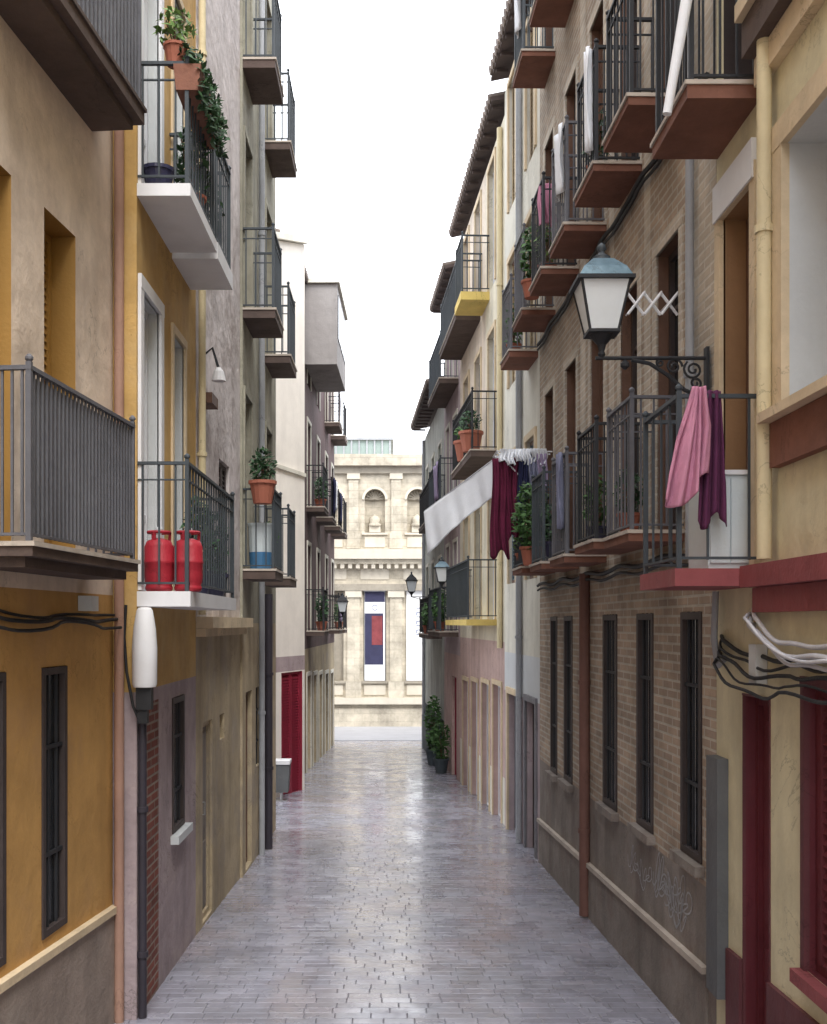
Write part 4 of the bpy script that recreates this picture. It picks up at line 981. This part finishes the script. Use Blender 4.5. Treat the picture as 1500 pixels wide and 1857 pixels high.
# --- things on the cream-yellow house balcony
def cloth(name, label, cat, fn, nu, nv, mat, th=.006, group=None):
    m = MB(); idx = [[m.vert(fn(i / nu, j / nv)) for j in range(nv + 1)] for i in range(nu + 1)]
    for i in range(nu):
        for j in range(nv): m.f.append([idx[i][j], idx[i + 1][j], idx[i + 1][j + 1], idx[i][j + 1]]); m.m.append(0)
    o = m.build(name, mat, smooth=True); md = o.modifiers.new('thickness', 'SOLIDIFY'); md.thickness = th
    return tag(o, label, cat, group)
def towel(u, v):                       # over the near rail: gathered at the top, hanging lower on the outside
    w = .09 + .12 * min(1, v * 2.2); x = 1.745 - .06 * v + (u - .5) * w * 2 * (.55 + .45 * v) * .62
    return (x - .02 * math.sin(u * 9) * v, 6.215 - .024 * math.sin(u * 21 + v * 1.5) * (.5 + v) - .015 * math.sin(u * 8 - v * 3) - .008 * math.sin(u * 47 + v * 6), 3.93 - (.58 + .10 * math.sin(u * 4 + .6)) * v)
cloth('towel', 'pink towel hanging over the red balcony rail beneath the big lantern', 'towel', towel, 60, 40, 'pink_towel')
def garment(u, v):
    x = 1.835 + (u - .5) * (.11 + .05 * v)
    return (x, 6.27 - .018 * math.sin(u * 19 + v * 2) - .008 * math.sin(u * 37 + v * 5), 3.92 - (.74 + .05 * math.sin(u * 7)) * v)
cloth('garment', 'dark plum garment hanging beside the pink towel', 'clothes', garment, 40, 30, 'plum_cloth')
t = thing('storage_cabinet', 'low white cabinet behind the rail of the red balcony', 'cabinet', (2.0, 6.62, 2.915))
m = MB(); m.box(1.86, 2.11, 6.42, 6.84, 2.915, 3.46); m.build('body', 'pale_plastic', t)
m = MB(); m.box(1.845, 2.115, 6.40, 6.86, 3.463, 3.49); m.build('top', 'white_paint', t)
for xx in (1.87, 1.99): 
    m = MB(); m.box(xx, xx + .112, 6.405, 6.419, 2.95, 3.44); m.build('door', 'pale_plastic', t)
m = MB(); m.tube([(1.80, 6.24, 6.85), (1.69, 6.24, 6.15), (1.575, 6.24, 5.48)], [.032, .034, .026], 10); t = m.build('rolled_blind', 'white_cloth', smooth=True); tag(t, 'rolled white sun blind leaning outside the terracotta upper balcony rail', 'sun blind')
def curt(u, v): return (1.97 + u * .10, 6.37 + .012 * math.sin(u * 12), 7.85 - v * 1.45 + .02 * math.sin(u * 6))
cloth('curtain', 'dark red curtain in the black upper doorway of the cream-yellow house', 'curtain', curt, 10, 10, 'maroon_cloth')
# service cables and meter box below the red moulding
m = MB()
for k, (dz, dn, rr) in enumerate(((.02, .07, .013), (-.02, .10, .015), (-.055, .07, .011), (-.005, .125, .010))):
    m.tube([R1.p(6.42 - .08 * j, dn * min(1, (j + .01) / 3) - .01 * (j == 0), 2.66 + dz - (.19 + .015 * k) * (1 - math.cos(min(1, j / (9 + k)) * math.pi)) * .5 + .008 * math.sin(j * .8 + k * 2)) for j in range(22)], rr, 8)
tag(m.build('conduit_bundle', 'cable_white', smooth=True), 'white conduits curving below the red moulding of the cream-yellow house', 'conduit')
m = MB()
for k in range(5): m.tube([R1.p(7.05 - .10 * j, (.03 + .02 * k + .012 * math.sin(j * .7 + k)) * min(1, j / 2) - .01 * (j == 0), 2.52 - .03 * k - (.12 + .02 * k) * math.sin(min(1, j / 14) * 2.2) + .012 * math.sin(j * .9 + k * 1.7)) for j in range(26)], (.013, .009, .011, .007, .010)[k], 8)
tag(m.build('cable_bundle', 'cable_black', smooth=True), 'black cables sagging under the white conduits', 'cable')
m = MB(); m.box(2.05, 2.115, 6.16, 6.28, 2.26, 2.48); tag(m.build('meter_box', 'grey_white'), 'small grey box on the wall above the narrow red door', 'junction box')
m = MB(); m.tube([R1.p(6.98, .05, 2.8), R1.p(6.98, .06, 2.5), R1.p(6.93, .05, 2.33), R1.p(6.8, .05, 2.38)], .022, 8); tag(m.build('drain_elbow', 'pipe_grey', smooth=True), 'grey elbow pipe below the red balcony slab', 'pipe')

# --- folding clothes drier on the brick house, above the lantern bracket
t = thing('folding_clothes_drier', 'white folding scissor drier on the brick wall beside the big lantern', 'clothes drier', (2.1, 8.0, 4.8))
m = MB(); sx_, dz_ = .122, .16
for k in range(3):
    xa = R2.x(8.0) - sx_ * (k + 1)
    m.tube([(xa, 8.0, 4.84), (xa + sx_, 8.0, 4.84 + dz_)], .011, 6); m.tube([(xa, 8.02, 4.84 + dz_), (xa + sx_, 8.02, 4.84)], .011, 6)
m.build('scissor_arm', 'white_paint', t)
for k in range(4):
    m = MB(); xa = R2.x(8.0) - sx_ * k - .004; m.tube([(xa, 7.985, 4.84 + dz_), (xa, 8.6, 4.84 + dz_)], .007, 6); m.build('drying_rod', 'white_paint', t)

# --- laundry out on a rack from the last brick-house balcony
t = thing('drying_rack', 'thin white drying rack reaching out from the brick house', 'clothes rack', (1.6, 13.45, 4.6))
for yy in (13.25, 13.45, 13.65):
    m = MB(); m.tube([(1.30, yy, 4.665), (1.97, yy, 4.66)], .008, 6); m.build('line', 'white_paint', t)
m = MB(); m.tube([(1.30, 13.2, 4.665), (1.30, 13.7, 4.665)], .01, 6); m.tube([(1.7, 13.3, 4.25), (1.31, 13.3, 4.66)], .01, 6); m.tube([(1.7, 13.62, 4.25), (1.31, 13.62, 4.66)], .01, 6); m.build('arm', 'white_paint', t)
def sheet(u, v):
    x = 1.36 - u * .90; y = 13.55 + u * .75; z = 4.66 - .62 * u
    dr = .44 + .10 * u; w = .25 + .75 * v
    f = .010 * math.sin(u * 23 + 1.3 * v) + .005 * math.sin(u * 41 + 2 + v * 2) + .035 * math.sin(u * 5 + v)
    return (x + .05 * u * v + f * w * .5, y - .04 * v + f * w, z - dr * v + .03 * math.sin(u * 4) * v)
cloth('bed_sheet', 'long white bed sheet billowing out over the street', 'sheet', sheet, 90, 18, 'white_cloth')
m = MB(); m.tube([(1.36 - u / 10 * .90, 13.55 + u / 10 * .75, 4.667 - .62 * u / 10) for u in range(11)], .006, 6); m.build('slack_line', 'cable_white', t)
def hang(name, label, cat, x0, x1, y, z1, h, mat, ph, flare=1.0):
    def f(u, v): 
        xm = (x0 + x1) / 2; return (xm + (u - .5) * (x1 - x0) * (1 + (flare - 1) * v) + .012 * math.sin(v * 6 + ph), y + .03 * math.sin(u * 14 + ph + v) * (.3 + v) + .012 * math.sin(u * 33 + ph - v * 4) + .02 * math.sin(v * 4 + ph), z1 - h * v * (1 + .05 * math.sin(u * 8 + ph)))
    return cloth(name, label, cat, f, 36, 24, mat)
hang('dress', 'long maroon garment hanging from the drying rack', 'clothes', 1.24, 1.44, 13.25, 4.58, 1.16, 'maroon_cloth', .3, 1.15)
hang('dress', 'shorter crimson garment folded over the drying rack behind the maroon one', 'clothes', 1.42, 1.60, 13.30, 4.60, .98, 'maroon_cloth', 2.1, .95)
hang('trousers', 'navy trousers hanging in the middle of the drying rack', 'clothes', 1.55, 1.70, 13.22, 4.63, .86, 'navy_cloth', 1.2, .9)
hang('shirt', 'blue-grey shirt hanging on the drying rack next to the navy trousers', 'clothes', 1.69, 1.80, 13.25, 4.63, .52, 'bluegrey_cloth', 3.0, 1.1)
hang('shirt', 'dark lilac top hanging nearest the brick wall on the rack', 'clothes', 1.79, 1.90, 13.24, 4.63, .46, 'lilac_cloth', 4.2, 1.1)
for k in range(6):
    hang('small_cloth', ('small white cloth at the street end of the drying rack line', 'second small white cloth from the street end of the rack', 'third small white cloth from the street end of the rack', 'third small white cloth from the brick wall on the rack', 'second small white cloth from the brick wall on the rack', 'small white cloth nearest the brick wall on the rack')[k], 'laundry', 1.33 + k * .095, 1.42 + k * .095, 13.23, 4.69, .15 + .04 * (k % 2), 'white_cloth', k).__setitem__('group', 'white cloths on the rack')
hang('shirt', 'red and white top hung over a rail on the upper brick-house balcony', 'clothes', 1.62, 1.78, 11.9, 7.35, .45, 'pink_towel', 2.0, 1.1)
# plants and clutter along the brick house and beyond
plant('green fern on the brick house balcony beneath the laundry', (1.66, 12.85, 3.27), .13, .22, (.22, .36, .42), 520, .05, 'terracotta', 'leaf', 21)
plant('pale green shrub at the end of the lower brick-house balconies', (1.70, 13.75, 3.27), .12, .2, (.15, .26, .24), 240, .045, 'terracotta', 'leaf_light', 22)
plant('green creeper on the upper brick-house balcony by the eaves', (1.66, 12.8, 6.37), .12, .2, (.13, .28, .36), 280, .05, 'terracotta', 'leaf', 23)
plant('small dark plant on the middle lower brick-house balcony', (1.76, 11.8, 3.27), .11, .2, (.12, .24, .28), 220, .045, 'navy_plastic', 'leaf_dark', 24)
plant('round terracotta pot with reddish plant on the yellow balcony house', (1.38, 18.5, 5.47), .20, .34, (.18, .22, .2), 160, .05, 'terracotta', 'leaf_dark', 25)
plant('second terracotta pot further along the yellow balcony house', (1.36, 19.6, 5.47), .20, .36, (.2, .22, .16), 120, .05, 'terracotta', 'leaf', 26)
plant('green shrub in a pot on the pavement by the mauve house', (1.22, 25.6, gz(25.6) + .015), .18, .34, (.22, .3, .5), 320, .06, 'slate_base', 'leaf', 27)
plant('tall shrub in a pot against the moss-grey house', (1.12, 27.6, gz(27.6) + .015), .2, .4, (.22, .4, .75), 420, .07, 'slate_base', 'leaf', 28)
plant('hanging green bush on the low balcony of the mauve house', (1.16, 25.0, 2.42), .14, .22, (.18, .7, .42), 420, .06, 'terracotta', 'leaf', 29)
plant('trailing green plant on the low balcony of the moss-grey house', (1.02, 28.6, 2.32), .14, .22, (.16, .9, .34), 380, .06, 'terracotta', 'leaf', 30)
plant('leafy plant on the middle balcony of the brown house', (-1.62, 26.2, 5.32), .14, .22, (.16, .4, .3), 220, .055, 'terracotta', 'leaf_dark', 31)
plant('bushy plant on the lowest balcony of the brown house', (-1.60, 26.3, 2.42), .14, .22, (.16, .4, .4), 240, .055, 'terracotta', 'leaf_dark', 32)
plant('small bush on the brown house balcony near the plaza', (-1.52, 33.6, 2.42), .14, .22, (.16, .4, .35), 200, .055, 'terracotta', 'leaf', 33)
def flap(F, name, label, y0, y1, n, z1, h, mat):
    def f(u, v): return F.p(y0 + (y1 - y0) * u, n + .03 * math.sin(u * 9 + v * 3), z1 - h * v)
    return cloth(name, label, 'laundry', f, 12, 8, mat)
flap(L5, 'laundry_sheet', 'white sheet hung on the highest balcony rail of the brown house', 30.85, 31.7, .42, 9.15, .95, 'white_cloth')
flap(L5, 'laundry_sheet', 'navy cloth hung on the middle balcony rail of the brown house', 30.9, 31.8, .42, 6.25, .8, 'navy_cloth')
flap(L5, 'laundry_sheet', 'pale lilac cloth hung on the lowest balcony rail of the brown house', 31.0, 31.9, .42, 3.35, .7, 'lilac_cloth')
flap(R5, 'laundry_sheet', 'lilac cloth over the middle balcony rail of the mauve house', 24.2, 25.2, .42, 6.15, .8, 'lilac_cloth')
flap(R2, 'laundry_sheet', 'white cloth over the third upper balcony rail of the brick house', 10.4, 10.75, .41, 7.32, .62, 'white_cloth')
flap(R2, 'laundry_sheet', 'white cloth over a top balcony rail of the brick house', 11.5, 11.8, .41, 10.38, .62, 'white_cloth')
flap(R2, 'laundry_sheet', 'grey-blue cloth over the lower balcony rail of the brick house', 10.45, 10.62, .41, 4.22, .72, 'bluegrey_cloth')
# wires across the street front

plant('small potted plant on the first lower brick-house balcony', (1.82, 8.35, 3.27), .09, .16, (.11, .16, .2), 160, .035, 'terracotta', 'leaf_dark', 41)
plant('leafy pot on the second lower brick-house balcony', (1.80, 9.5, 3.27), .10, .16, (.12, .2, .26), 200, .04, 'navy_plastic', 'leaf', 42)
plant('bushy pot on the second upper brick-house balcony', (1.80, 9.5, 6.37), .10, .16, (.12, .2, .28), 200, .04, 'terracotta', 'leaf_dark', 43)
plant('pale leafy pot on the fourth upper brick-house balcony', (1.74, 12.1, 6.37), .10, .16, (.12, .2, .3), 200, .04, 'terracotta', 'leaf_light', 44)
plant('dark ivy on the upper balcony of the pale house', (1.68, 14.8, 6.18), .10, .16, (.12, .22, .3), 200, .045, 'terracotta', 'leaf', 45)
flap(R2, 'laundry_sheet', 'narrow white cloth on the second upper balcony corner of the brick house', 9.10, 9.22, .42, 7.36, .85, 'white_cloth')
flap(R2, 'laundry_sheet', 'white towel on the last top balcony of the brick house', 13.3, 13.6, .41, 10.4, .6, 'white_cloth')
flap(L5, 'laundry_sheet', 'dark navy cloth over the second middle balcony rail of the brown house', 28.25, 28.85, .44, 6.33, .9, 'navy_cloth')
flap(L5, 'laundry_sheet', 'white cloth beside the dark navy one on the brown house', 28.92, 29.35, .44, 6.33, .75, 'white_cloth')
